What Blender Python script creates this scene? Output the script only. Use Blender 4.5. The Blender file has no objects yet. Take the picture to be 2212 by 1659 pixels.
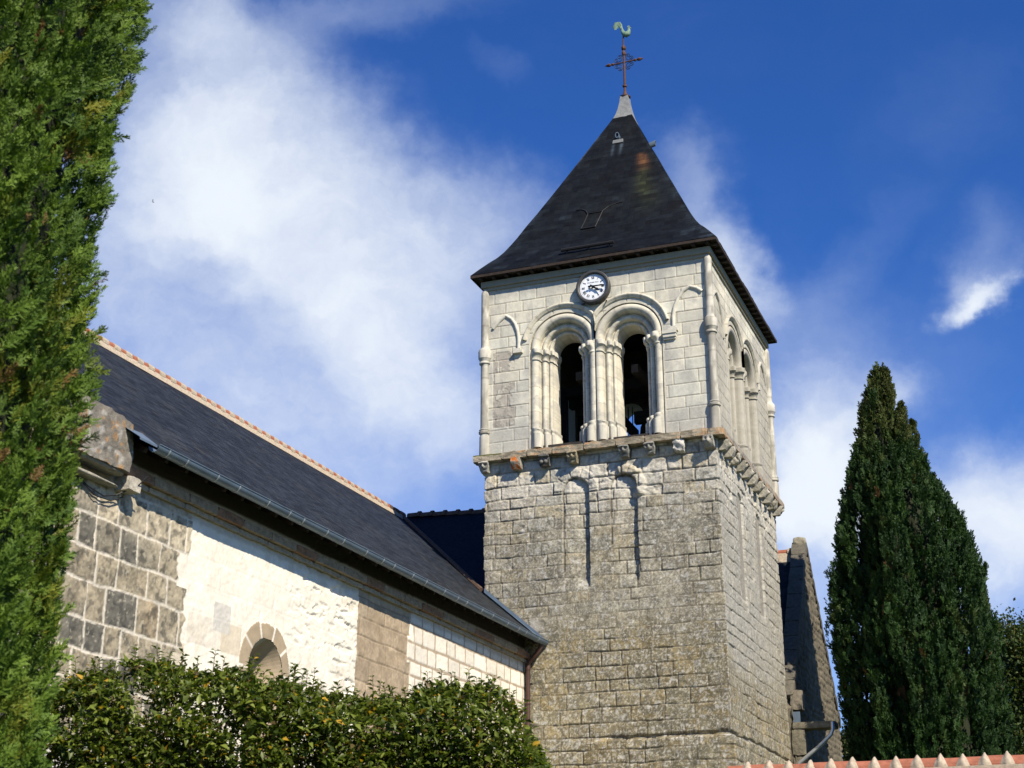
import bpy, math, random
import numpy as np
from mathutils import Vector, Matrix

# ------------------------------------------------------------------ camera
S = bpy.context.scene
COL = S.collection
CAM = np.array([8.8439, -38.6198, -0.4388])
RT = np.array([0.932393659, 0.361444399, 0.0])
UP = np.array([0.12564339, -0.32437842, 0.93754593])
FW = np.array([-0.33890382, 0.87414906, 0.34786148])
cd = bpy.data.cameras.new('camera')
cam = bpy.data.objects.new('camera', cd)
COL.objects.link(cam)
cam.matrix_world = Matrix(((RT[0], UP[0], -FW[0], CAM[0]), (RT[1], UP[1], -FW[1], CAM[1]),
                           (RT[2], UP[2], -FW[2], CAM[2]), (0, 0, 0, 1)))
cd.sensor_width = 36.0
cd.lens = 36.0 * 5909.5 / 4096.0
cd.clip_end = 5000
cd.clip_start = 0.1
cd.dof.use_dof = True
cd.dof.focus_distance = 42.0
cd.dof.aperture_fstop = 4.5
S.camera = cam

# ------------------------------------------------------------------ sun, sky
SUN = np.array([0.90, -0.70, 0.98]); SUN /= np.linalg.norm(SUN)
EL = math.asin(SUN[2]); AZ = math.atan2(SUN[0], SUN[1])
ld = bpy.data.lights.new('sun', 'SUN'); ld.energy = 4.9; ld.angle = math.radians(0.5); ld.color = (1.0, 0.905, 0.755)
sun = bpy.data.objects.new('sun', ld); COL.objects.link(sun)
sun.location = (20, -20, 40)
sun.rotation_euler = Vector(SUN.tolist()).to_track_quat('Z', 'Y').to_euler()

W = bpy.data.worlds.new('World'); S.world = W; W.use_nodes = True
nt = W.node_tree; N = nt.nodes; LK = nt.links
N.clear()
def nd(tree, typ, **kw):
    n = tree.nodes.new(typ)
    for k, v in kw.items():
        if k.startswith('i_'):
            key = k[2:]
            key = int(key) if key.isdigit() else key.replace('_', ' ')
            n.inputs[key].default_value = v
        else:
            setattr(n, k, v)
    return n
def mathn(tree, op, a, b=None, clamp=False):
    n = tree.nodes.new('ShaderNodeMath'); n.operation = op; n.use_clamp = clamp
    for i, x in enumerate((a, b)):
        if x is None: continue
        if isinstance(x, (int, float)): n.inputs[i].default_value = x
        else: tree.links.new(x, n.inputs[i])
    return n.outputs[0]
def build_world():
    out = nd(nt, 'ShaderNodeOutputWorld'); bg = nd(nt, 'ShaderNodeBackground')
    sky = nd(nt, 'ShaderNodeTexSky', sky_type='NISHITA', sun_disc=False, sun_elevation=EL, sun_rotation=AZ,
             air_density=1.0, dust_density=0.3, ozone_density=3.0, altitude=100)
    hs = nd(nt, 'ShaderNodeHueSaturation'); hs.inputs['Saturation'].default_value = 1.22; hs.inputs['Value'].default_value = SKYV
    LK.new(sky.outputs[0], hs.inputs['Color'])
    tint = nd(nt, 'ShaderNodeMix', data_type='RGBA', blend_type='MULTIPLY'); tint.inputs[0].default_value = 1.0
    tint.inputs[7].default_value = SKYTINT
    LK.new(hs.outputs[0], tint.inputs[6])
    # gnomonic sky coordinates about a fixed compass direction
    tc = nd(nt, 'ShaderNodeTexCoord')
    def dot(v):
        n = nd(nt, 'ShaderNodeVectorMath', operation='DOT_PRODUCT'); n.inputs[1].default_value = tuple(float(a) for a in v)
        LK.new(tc.outputs['Generated'], n.inputs[0]); return n.outputs['Value']
    w = mathn(nt, 'MAXIMUM', dot(FW), 0.15)
    u = mathn(nt, 'DIVIDE', dot(RT), w); v = mathn(nt, 'DIVIDE', dot(UP), w)
    comb = nd(nt, 'ShaderNodeCombineXYZ'); LK.new(u, comb.inputs[0]); LK.new(v, comb.inputs[1])
    # domain warp
    nz = nd(nt, 'ShaderNodeTexNoise', noise_dimensions='3D'); nz.inputs['Scale'].default_value = 5.0; nz.inputs['Detail'].default_value = 7; nz.inputs['Roughness'].default_value = 0.55
    LK.new(comb.outputs[0], nz.inputs['Vector'])
    sub = nd(nt, 'ShaderNodeVectorMath', operation='SUBTRACT'); sub.inputs[1].default_value = (0.5, 0.5, 0.5); LK.new(nz.outputs['Color'], sub.inputs[0])
    scl = nd(nt, 'ShaderNodeVectorMath', operation='SCALE'); scl.inputs['Scale'].default_value = 0.10; LK.new(sub.outputs[0], scl.inputs[0])
    wp = nd(nt, 'ShaderNodeVectorMath', operation='ADD'); LK.new(comb.outputs[0], wp.inputs[0]); LK.new(scl.outputs[0], wp.inputs[1])
    nzf = nd(nt, 'ShaderNodeTexNoise'); nzf.inputs['Scale'].default_value = 26.0; nzf.inputs['Detail'].default_value = 6; nzf.inputs['Roughness'].default_value = .6; LK.new(comb.outputs[0], nzf.inputs['Vector'])
    sb2 = nd(nt, 'ShaderNodeVectorMath', operation='SUBTRACT'); sb2.inputs[1].default_value = (.5, .5, .5); LK.new(nzf.outputs['Color'], sb2.inputs[0])
    sc2 = nd(nt, 'ShaderNodeVectorMath', operation='SCALE'); sc2.inputs['Scale'].default_value = 0.045; LK.new(sb2.outputs[0], sc2.inputs[0])
    wp2 = nd(nt, 'ShaderNodeVectorMath', operation='ADD'); LK.new(wp.outputs[0], wp2.inputs[0]); LK.new(sc2.outputs[0], wp2.inputs[1]); wp = wp2
    acc = None
    for (px, py, rx, ry, ang, amp) in CLOUDS:
        mp = nd(nt, 'ShaderNodeMapping', vector_type='TEXTURE')
        f = 5909.5 * 2212 / 4096
        mp.inputs['Location'].default_value = ((px - 1106) / f, -(py - 829.5) / f, 0)
        mp.inputs['Rotation'].default_value = (0, 0, -math.radians(ang))
        mp.inputs['Scale'].default_value = (rx / f, ry / f, 10)
        LK.new(wp.outputs[0], mp.inputs['Vector'])
        g = nd(nt, 'ShaderNodeTexGradient', gradient_type='SPHERICAL'); LK.new(mp.outputs[0], g.inputs[0])
        sm = nd(nt, 'ShaderNodeMapRange', interpolation_type='SMOOTHSTEP'); LK.new(g.outputs['Fac'], sm.inputs[0]); sm.inputs[4].default_value = amp
        acc = sm.outputs[0] if acc is None else mathn(nt, 'ADD', acc, sm.outputs[0])
    # wisps: streaky noise
    mp = nd(nt, 'ShaderNodeMapping'); mp.inputs['Rotation'].default_value = (0, 0, math.radians(38)); mp.inputs['Scale'].default_value = (3.0, 7.5, 1)
    LK.new(wp.outputs[0], mp.inputs['Vector'])
    n2 = nd(nt, 'ShaderNodeTexNoise'); n2.inputs['Scale'].default_value = 1.6; n2.inputs['Detail'].default_value = 9; n2.inputs['Roughness'].default_value = 0.6
    LK.new(mp.outputs[0], n2.inputs['Vector'])
    n3 = nd(nt, 'ShaderNodeTexNoise'); n3.inputs['Scale'].default_value = 13.0; n3.inputs['Detail'].default_value = 8; n3.inputs['Roughness'].default_value = 0.62
    LK.new(wp.outputs[0], n3.inputs['Vector'])
    mixn = mathn(nt, 'ADD', mathn(nt, 'MULTIPLY', mathn(nt, 'SUBTRACT', n2.outputs['Fac'], 0.5), 0.95), mathn(nt, 'MULTIPLY', mathn(nt, 'SUBTRACT', n3.outputs['Fac'], 0.5), 0.80))
    nn = mathn(nt, 'MULTIPLY', mixn, 1.0)
    mod = mathn(nt, 'MULTIPLY', nn, mathn(nt, 'MINIMUM', mathn(nt, 'ADD', acc, 0.06), 0.75))
    dens = mathn(nt, 'ADD', acc, mod)
    sst = nd(nt, 'ShaderNodeMapRange', interpolation_type='SMOOTHSTEP'); sst.inputs[1].default_value = -.22; sst.inputs[2].default_value = 1.12; LK.new(dens, sst.inputs[0]); dens = mathn(nt, 'MAXIMUM', mathn(nt, 'SUBTRACT', mathn(nt, 'MULTIPLY', sst.outputs[0], 1.075), .075), 0.0)
    ccol = nd(nt, 'ShaderNodeMix', data_type='RGBA'); ccol.inputs[6].default_value = CLOUD_LO; ccol.inputs[7].default_value = CLOUD_HI
    LK.new(dens, ccol.inputs[0])
    mx = nd(nt, 'ShaderNodeMix', data_type='RGBA'); LK.new(dens, mx.inputs[0]); LK.new(tint.outputs[2], mx.inputs[6]); LK.new(ccol.outputs[2], mx.inputs[7])
    LK.new(mx.outputs[2], bg.inputs['Color']); bg.inputs['Strength'].default_value = SKYS
    LK.new(bg.outputs[0], out.inputs[0])
SKYS = 0.066; SKYV = 1.0; SKYTINT = (0.62, 0.88, 1.42, 1)
CLOUD_LO = (5.2, 6.5, 9.2, 1); CLOUD_HI = (8.6, 9.2, 10.0, 1)
# x, y, rx, ry (2212-px frame of the photograph's sky), tilt, amount
CLOUDS = [(430, 300, 440, 340, 25, 0.50), (680, 400, 520, 300, 30, 0.45), (980, 500, 460, 260, 25, 0.34), (260, 520, 420, 380, 0, 0.30),
          (600, 170, 330, 170, 30, 0.26), (340, 100, 240, 220, 0, 0.25), (1060, 420, 300, 150, 20, 0.22), (820, 720, 560, 200, 38, 0.34),
          (430, 740, 800, 600, 10, 0.44), (950, 880, 640, 520, 20, 0.32), (600, 1050, 900, 420, 15, 0.20), (1520, 520, 150, 300, -25, 0.60), (1600, 600, 120, 200, -25, 0.2),
          (1790, 1040, 250, 300, 0, 0.62), (1730, 900, 300, 430, 0, 0.30), (2200, 1160, 250, 260, 0, 0.72), (2080, 682, 84, 54, 0, 0.52), (2132, 690, 84, 48, -20, 0.50), (2172, 655, 76, 64, -30, 0.48), (2115, 640, 120, 80, 0, 0.30), (2195, 610, 60, 60, 0, 0.16), (2140, 560, 150, 170, 0, 0.26), (1950, 870, 150, 90, 0, 0.30),
          (1900, 1280, 800, 560, 0, 0.42), (1060, 150, 110, 60, 20, 0.10), (1830, 560, 330, 90, -35, 0.10), (1500, 330, 150, 100, 0, 0.16),
          (1850, 760, 700, 240, 0, 0.14), (760, 40, 460, 110, -10, 0.24), (420, 20, 300, 120, 0, 0.15), (2050, 240, 300, 160, -40, 0.07)]
build_world()
S.view_settings.view_transform = 'Standard'
S.view_settings.look = 'None'
S.view_settings.exposure = 0.60
S.view_settings.gamma = 1.0

# ------------------------------------------------------------------ helpers
rnd = random.Random(7)
RG = np.random.default_rng(11)
def tag(o, label=None, cat=None, group=None, kind=None):
    if label: o['label'] = label
    if cat: o['category'] = cat
    if group: o['group'] = group
    if kind: o['kind'] = kind
    return o
def thing(name, loc, label, cat, group=None):
    o = bpy.data.objects.new(name, None); COL.objects.link(o); o.location = loc
    o.empty_display_size = 0.3
    return tag(o, label, cat, group)
def link(name, me, mat, parent):
    o = bpy.data.objects.new(name, me); COL.objects.link(o)
    if mat is not None: me.materials.append(mat)
    if parent is not None:
        o.parent = parent
        if parent.type == 'EMPTY':
            o.matrix_parent_inverse = Matrix.Translation(-Vector(parent.location))
    return o
def mk(name, V, F, mat, parent=None, col=None, smooth=False, uv=None):
    V = np.asarray(V, dtype=np.float64); me = bpy.data.meshes.new(name)
    F = np.asarray(F, dtype=np.int32); m, k = F.shape
    me.vertices.add(len(V)); me.vertices.foreach_set('co', V.astype(np.float32).ravel())
    me.loops.add(m * k); me.loops.foreach_set('vertex_index', F.ravel())
    me.polygons.add(m); me.polygons.foreach_set('loop_start', np.arange(m, dtype=np.int32) * k)
    if smooth: me.polygons.foreach_set('use_smooth', np.ones(m, dtype=bool))
    me.update(calc_edges=True)
    if col is not None:
        a = me.color_attributes.new('Col', 'FLOAT_COLOR', 'POINT')
        c4 = np.ones((len(V), 4), dtype=np.float32); c4[:, :3] = col
        a.data.foreach_set('color', c4.ravel())
    if uv is not None:
        l = me.uv_layers.new(name='UVMap')
        l.data.foreach_set('uv', np.asarray(uv, dtype=np.float32)[F.ravel()].ravel())
    me.validate()
    return link(name, me, mat, parent)
class MB:
    """collects simple shapes and links them as one mesh"""
    def __init__(s): s.v = []; s.f = []; s.c = []
    def add(s, vs, fs, col=None):
        b = len(s.v); s.v += [tuple(map(float, p)) for p in vs]; s.f += [tuple(b + i for i in f) for f in fs]
        s.c += [tuple(col) if col is not None else (1, 1, 1)] * len(vs); return s
    def box(s, lo, hi, col=None, M=None):
        x0, y0, z0 = lo; x1, y1, z1 = hi
        P = [(x0, y0, z0), (x1, y0, z0), (x1, y1, z0), (x0, y1, z0), (x0, y0, z1), (x1, y0, z1), (x1, y1, z1), (x0, y1, z1)]
        if M is not None: P = [tuple(M @ Vector(p)) for p in P]
        return s.add(P, [(0, 3, 2, 1), (4, 5, 6, 7), (0, 1, 5, 4), (1, 2, 6, 5), (2, 3, 7, 6), (3, 0, 4, 7)], col)
    def bar(s, a, b, w, h, up=(0, 0, 1), col=None):
        a = Vector(a); b = Vector(b); d = b - a; L = d.length; d.normalize()
        r = d.cross(Vector(up)); 
        if r.length < 1e-4: r = d.cross(Vector((1, 0, 0)))
        r.normalize(); u = r.cross(d)
        M = Matrix(((d.x, r.x, u.x, a.x), (d.y, r.y, u.y, a.y), (d.z, r.z, u.z, a.z), (0, 0, 0, 1)))
        return s.box((0, -w / 2, -h / 2), (L, w / 2, h / 2), col, M)
    def tube(s, pts, rad, n=8, col=None, caps=True):
        pts = [Vector(p) for p in pts]; m = len(pts)
        if isinstance(rad, (int, float)): rad = [rad] * m
        vs = []; prev = None
        for i, p in enumerate(pts):
            t = (pts[min(i + 1, m - 1)] - pts[max(i - 1, 0)]).normalized()
            if prev is None:
                a = Vector((0, 0, 1)) if abs(t.z) < .9 else Vector((1, 0, 0))
                prev = t.cross(a).normalized()
            prev = (prev - t * prev.dot(t)).normalized(); q = t.cross(prev)
            for k in range(n):
                an = 2 * math.pi * k / n
                vs.append(p + (prev * math.cos(an) + q * math.sin(an)) * rad[i])
        fs = [(i * n + k, i * n + (k + 1) % n, (i + 1) * n + (k + 1) % n, (i + 1) * n + k) for i in range(m - 1) for k in range(n)]
        if caps: fs += [tuple(range(n))[::-1], tuple((m - 1) * n + k for k in range(n))]
        return s.add(vs, fs, col)
    def lathe(s, prof, c, n=16, col=None, M=None):
        vs = []
        for (r, z) in prof:
            for k in range(n):
                an = 2 * math.pi * (k + .5) / n
                p = Vector((r * math.cos(an), r * math.sin(an), z))
                if M is not None: p = M @ p
                vs.append(p + Vector(c))
        m = len(prof)
        fs = [(i * n + k, i * n + (k + 1) % n, (i + 1) * n + (k + 1) % n, (i + 1) * n + k) for i in range(m - 1) for k in range(n)]
        fs += [tuple(range(n))[::-1], tuple((m - 1) * n + k for k in range(n))]
        return s.add(vs, fs, col)
    def prism(s, poly, axis, a, b, col=None):
        """poly in the plane perpendicular to axis, extruded from a to b"""
        def P(p, t):
            if axis == 'x': return (t, p[0], p[1])
            if axis == 'y': return (p[0], t, p[1])
            return (p[0], p[1], t)
        n = len(poly); vs = [P(p, a) for p in poly] + [P(p, b) for p in poly]
        fs = [tuple(range(n)), tuple(range(2 * n - 1, n - 1, -1))] + [(i, i + n, (i + 1) % n + n, (i + 1) % n) for i in range(n)]
        return s.add(vs, fs, col)
    def build(s, name, mat, parent=None, smooth=False, auto=None):
        me = bpy.data.meshes.new(name); me.from_pydata(s.v, [], s.f)
        a = me.color_attributes.new('Col', 'FLOAT_COLOR', 'POINT')
        a.data.foreach_set('color', np.hstack([np.array(s.c, dtype=np.float32), np.ones((len(s.c), 1), np.float32)]).ravel())
        me.update(); 
        import bmesh
        bm = bmesh.new(); bm.from_mesh(me); bmesh.ops.recalc_face_normals(bm, faces=bm.faces[:]); bm.to_mesh(me); bm.free()
        if smooth:
            me.polygons.foreach_set('use_smooth', np.ones(len(me.polygons), dtype=bool))
            try: me.set_sharp_from_angle(angle=math.radians(auto or 40))
            except Exception: pass
        return link(name, me, mat, parent)

def hsh(*a):
    n = np.zeros(np.broadcast(*a).shape, dtype=np.uint32)
    pr = (374761393, 668265263, 2246822519, 3266489917)
    for i, x in enumerate(a):
        n = n + (np.asarray(x).astype(np.int64) & 0xffffffff).astype(np.uint32) * np.uint32(pr[i % 4])
        n = (n ^ (n >> np.uint32(13))) * np.uint32(1274126177)
    n = n ^ (n >> np.uint32(16))
    return (n & np.uint32(0xffffff)).astype(np.float64) / 0xffffff
def vn2(x, y, s=0):
    xi = np.floor(x); yi = np.floor(y); fx = x - xi; fy = y - yi
    fx = fx * fx * (3 - 2 * fx); fy = fy * fy * (3 - 2 * fy)
    a = hsh(xi, yi, s + 0 * xi); b = hsh(xi + 1, yi, s + 0 * xi); c = hsh(xi, yi + 1, s + 0 * xi); d = hsh(xi + 1, yi + 1, s + 0 * xi)
    return (a * (1 - fx) + b * fx) * (1 - fy) + (c * (1 - fx) + d * fx) * fy
def fbm(x, y, s=0, o=4):
    t = 0; a = 0.5; tot = 0
    for i in range(o):
        t = t + a * vn2(x, y, s + i * 17); tot += a; a *= .5; x = x * 2.03 + 3.1; y = y * 2.03 + 1.7
    return t / tot
def ss(a, b, x):
    t = np.clip((x - a) / (b - a), 0, 1); return t * t * (3 - 2 * t)
def mix(a, b, t):
    t = np.asarray(t)[..., None]; return np.asarray(a) * (1 - t) + np.asarray(b) * t
def masonry(u, v, hr, wr, seed, warp=0.012, v0=0.0, freq=1.3):
    """stone layout: distance to the nearest joint, per-stone random numbers, course heights inside"""
    r = np.random.default_rng(seed)
    v = v + warp * 2 * (fbm(u * freq, v * freq, seed + 5, 3) - .5) * 2
    uu = u + warp * 2 * (fbm(u * freq + 9, v * freq + 4, seed + 6, 3) - .5) * 2
    z = v0; cz = [z]
    while z < v.max() + 1: z += r.uniform(*hr); cz.append(z)
    cz = np.array(cz); ci = np.clip(np.searchsorted(cz, v) - 1, 0, len(cz) - 2)
    d = np.zeros_like(v); si = np.zeros_like(v); lu = np.zeros_like(v)
    for c in range(len(cz) - 1):
        m = ci == c
        if not m.any():
            r.uniform(0, 1, 400); continue
        ws = r.uniform(wr[0], wr[1], 400)
        b = u.min() - 1.5 + r.uniform(0, 1) * wr[0] + np.cumsum(ws) - ws[0]
        k = np.clip(np.searchsorted(b, uu[m]) - 1, 0, len(b) - 2)
        d[m] = np.minimum.reduce([uu[m] - b[k], b[k + 1] - uu[m], v[m] - cz[c], cz[c + 1] - v[m]])
        si[m] = k
    r1 = hsh(ci, si, seed + 0 * ci); r2 = hsh(ci, si, seed + 91 + 0 * ci); r3 = hsh(ci, si, seed + 193 + 0 * ci)
    return d, r1, r2, r3
def grid_faces(nu, nv, keep=None):
    i = np.arange(nu - 1)[:, None] * nv + np.arange(nv - 1)[None]
    F = np.stack([i, i + nv, i + nv + 1, i + 1], -1)
    if keep is not None: F = F[keep]
    return F.reshape(-1, 4)

# ------------------------------------------------------------------ materials
def mat_base(name, rough=0.8, spec=0.3):
    m = bpy.data.materials.new(name); m.use_nodes = True
    b = m.node_tree.nodes['Principled BSDF']; b.inputs['Roughness'].default_value = rough
    b.inputs['Specular IOR Level'].default_value = spec
    return m, m.node_tree, b
def noise(t, scale, detail=6, rough=.6, vec=None):
    n = nd(t, 'ShaderNodeTexNoise'); n.inputs['Scale'].default_value = scale; n.inputs['Detail'].default_value = detail; n.inputs['Roughness'].default_value = rough
    if vec is None:
        g = nd(t, 'ShaderNodeNewGeometry'); vec = g.outputs['Position']
    t.links.new(vec, n.inputs['Vector']); return n
def ramp(t, fac, stops):
    r = nd(t, 'ShaderNodeValToRGB'); e = r.color_ramp.elements
    while len(e) < len(stops): e.new(0.5)
    for x, (p, c) in zip(e, stops):
        x.position = p; x.color = (c, c, c, 1) if isinstance(c, (int, float)) else (*c, 1)
    t.links.new(fac, r.inputs[0]); return r.outputs[0]
def mul(t, a, b, fac=1.0, typ='MULTIPLY'):
    m = nd(t, 'ShaderNodeMix', data_type='RGBA', blend_type=typ); m.inputs[0].default_value = fac
    for i, x in ((6, a), (7, b)):
        if isinstance(x, tuple): m.inputs[i].default_value = x
        else: t.links.new(x, m.inputs[i])
    return m.outputs[2]
def bump(t, b, h, strength=.4, dist=.02):
    n = nd(t, 'ShaderNodeBump'); n.inputs['Strength'].default_value = strength; n.inputs['Distance'].default_value = dist
    t.links.new(h, n.inputs['Height']); t.links.new(n.outputs[0], b.inputs['Normal'])
def simple(name, col, rough=.6, metal=0, var=.25, scale=6, bmp=0.0, spec=.3):
    m, t, b = mat_base(name, rough, spec); b.inputs['Metallic'].default_value = metal
    n = noise(t, scale); c = mul(t, (*col, 1), ramp(t, n.outputs[0], [(.3, 1 - var), (.7, 1 + var * .4)]))
    t.links.new(c, b.inputs['Base Color'])
    if bmp: bump(t, b, n.outputs[0], bmp, .02)
    return m
def colmat(name, rough=.85, var=.3, scale=14, bmp=.35, dist=.02, spec=.2, fine=60):
    """surface whose own colour is stored per vertex, broken up by fine grain"""
    m, t, b = mat_base(name, rough, spec)
    a = nd(t, 'ShaderNodeAttribute', attribute_name='Col')
    n = noise(t, scale, 8, .65); f = noise(t, fine, 4, .6)
    c = mul(t, a.outputs[0], ramp(t, n.outputs[0], [(.28, 1 - var), (.72, 1 + var * .5)]))
    c = mul(t, c, ramp(t, f.outputs[0], [(.3, 1 - var * .5), (.7, 1 + var * .3)]))
    t.links.new(c, b.inputs['Base Color'])
    h = mathn(t, 'ADD', n.outputs[0], mathn(t, 'MULTIPLY', f.outputs[0], .4))
    bump(t, b, h, bmp, dist)
    return m
M_STONE = colmat('tufa_stone', var=.42, scale=9, bmp=.7, dist=.04)
M_ASHLAR = colmat('dressed_limestone', var=.14, scale=8, bmp=.25, dist=.015)
M_WALL = colmat('nave_masonry', var=.14, scale=7, bmp=.35, dist=.02)
M_LEAF = None
def leafmat(name, tr=.25, rough=.5):
    m, t, b = mat_base(name, rough, .3)
    a = nd(t, 'ShaderNodeAttribute', attribute_name='Col')
    t.links.new(a.outputs[0], b.inputs['Base Color'])
    tl = nd(t, 'ShaderNodeBsdfTranslucent'); c = mul(t, a.outputs[0], (1.3, 1.5, .6, 1)); t.links.new(c, tl.inputs[0])
    mx = nd(t, 'ShaderNodeMixShader'); mx.inputs[0].default_value = tr
    t.links.new(b.outputs[0], mx.inputs[1]); t.links.new(tl.outputs[0], mx.inputs[2])
    t.links.new(mx.outputs[0], t.nodes['Material Output'].inputs[0])
    return m
M_CYP = leafmat('cypress_foliage', .18, .65); M_LEAF = leafmat('laurel_leaf', .32, .42); M_TREE = leafmat('tree_leaf', .3, .55)
def slate(name, tw, th, base):
    m, t, b = mat_base(name, .6, .16)
    uvn = nd(t, 'ShaderNodeUVMap')
    br = nd(t, 'ShaderNodeTexBrick'); br.offset = .5; br.inputs['Scale'].default_value = 1.0
    br.inputs['Brick Width'].default_value = tw; br.inputs['Row Height'].default_value = th
    br.inputs['Mortar Size'].default_value = .006; br.inputs['Mortar Smooth'].default_value = .2; br.inputs['Bias'].default_value = -.1
    br.inputs['Color1'].default_value = (base[0] * .6, base[1] * .6, base[2] * .6, 1)
    br.inputs['Color2'].default_value = (base[0] * 1.6, base[1] * 1.6, base[2] * 1.6, 1)
    br.inputs['Mortar'].default_value = (base[0] * .35, base[1] * .35, base[2] * .35, 1)
    t.links.new(uvn.outputs[0], br.inputs['Vector'])
    a = nd(t, 'ShaderNodeAttribute', attribute_name='Col')
    n = noise(t, 1.3, 6, .6)
    c = mul(t, br.outputs['Color'], ramp(t, n.outputs[0], [(.3, .72), (.7, 1.25)]))
    mpn = nd(t, 'ShaderNodeMapping'); mpn.inputs['Scale'].default_value = (1.6, 13.0, 1); t.links.new(uvn.outputs[0], mpn.inputs['Vector'])
    c = mul(t, c, ramp(t, noise(t, 1.0, 4, .6, mpn.outputs[0]).outputs[0], [(.30, .35), (.42, 1.0), (.75, 1.3)]))
    c = mul(t, c, a.outputs[0])
    t.links.new(c, b.inputs['Base Color'])
    rr = ramp(t, noise(t, 9, 3).outputs[0], [(.3, .55), (.7, .72)]); t.links.new(rr, b.inputs['Roughness'])
    h = mathn(t, 'ADD', mathn(t, 'MULTIPLY', br.outputs['Fac'], -1.0), mathn(t, 'MULTIPLY', noise(t, 30, 3).outputs[0], .5))
    bump(t, b, h, .35, .012)
    return m
M_SLATE = slate('weathered_slate', .42, .2, (.0038, .0052, .0068))
M_SLATE2 = slate('nave_slate', .24, .13, (.0165, .0195, .0235))
M_WOOD = simple('dark_eave_wood', (.035, .024, .017), .75, var=.4, scale=9)
M_BEAM = simple('belfry_oak', (.035, .03, .026), .8, var=.4)
M_ZINC = simple('zinc_gutter', (.13, .175, .225), .45, .2, var=.2, scale=3)
M_ZJ = simple('zinc_solder', (.36, .38, .38), .5, .3, var=.2)
M_ZL = simple('bright_zinc_pipe', (.55, .57, .6), .3, .7, var=.15)
M_PIPE = simple('brown_copper_pipe', (.085, .045, .035), .5, .2, var=.3)
M_LEAD = simple('lead_cap', (.24, .245, .235), .55, .1, var=.3, scale=8)
M_RUST = simple('rusty_iron', (.115, .055, .034), .85, .1, var=.45, scale=14)
M_IRON = simple('black_iron', (.02, .02, .022), .6, .2, var=.3)
M_VERD = simple('verdigris_copper', (.20, .31, .22), .7, .0, var=.65, scale=9)
M_DIAL = simple('enamel_dial', (.80, .82, .84), .3, var=.03, spec=.5)
M_INK = simple('black_numerals', (.012, .012, .014), .4, var=.1)
M_RIM = simple('grey_clock_case', (.055, .055, .055), .5, var=.2, scale=10)
M_TILE = simple('terracotta_tile', (.35, .125, .072), .8, var=.35, scale=9, bmp=.2)
M_TILED = simple('old_shaded_brown_tile', (.12, .075, .05), .85, var=.4, scale=9, bmp=.2)
M_MORT = simple('lime_mortar', (.42, .35, .26), .9, var=.35, scale=14, bmp=.4)
M_BARK = simple('grey_brown_bark', (.10, .075, .05), .9, var=.45, scale=9, bmp=.6)
M_INNER = simple('belfry_interior', (.16, .15, .13), .9, var=.4, scale=4)  # dark even stone colour for the inside walls
M_GLASS = simple('dark_leaded_glass', (.02, .022, .025), .15, var=.2, spec=.5)
M_BRONZE = simple('bell_bronze', (.07, .06, .04), .45, .6, var=.3)
M_CABLE = simple('black_cable', (.02, .02, .02), .6, var=.1)
M_GRASS = simple('ground_grass', (.06, .085, .03), .9, var=.5, scale=3, bmp=.5)
M_GRAVEL = simple('gravel_ground', (.3, .26, .2), .9, var=.4, scale=8, bmp=.5)

# ------------------------------------------------------------------ ground
gz = -2.05
gx = np.linspace(-400, 400, 60); gy = np.linspace(-200, 600, 60)
GX, GY = np.meshgrid(gx, gy, indexing='ij')
mk('ground', np.stack([GX, GY, gz + 0 * GX], -1).reshape(-1, 3), grid_faces(60, 60), M_GRASS)['kind'] = 'structure'

# ------------------------------------------------------------------ church tower
TW, TD = 7.0, 7.957
CX, CY = -TW / 2, TD / 2
Z1, Z2 = 12.93, 18.16
tower = thing('church_tower', (CX, CY, gz), 'square pale stone church tower with arched belfry openings and a dark slate pyramid roof', 'church tower')

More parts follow.
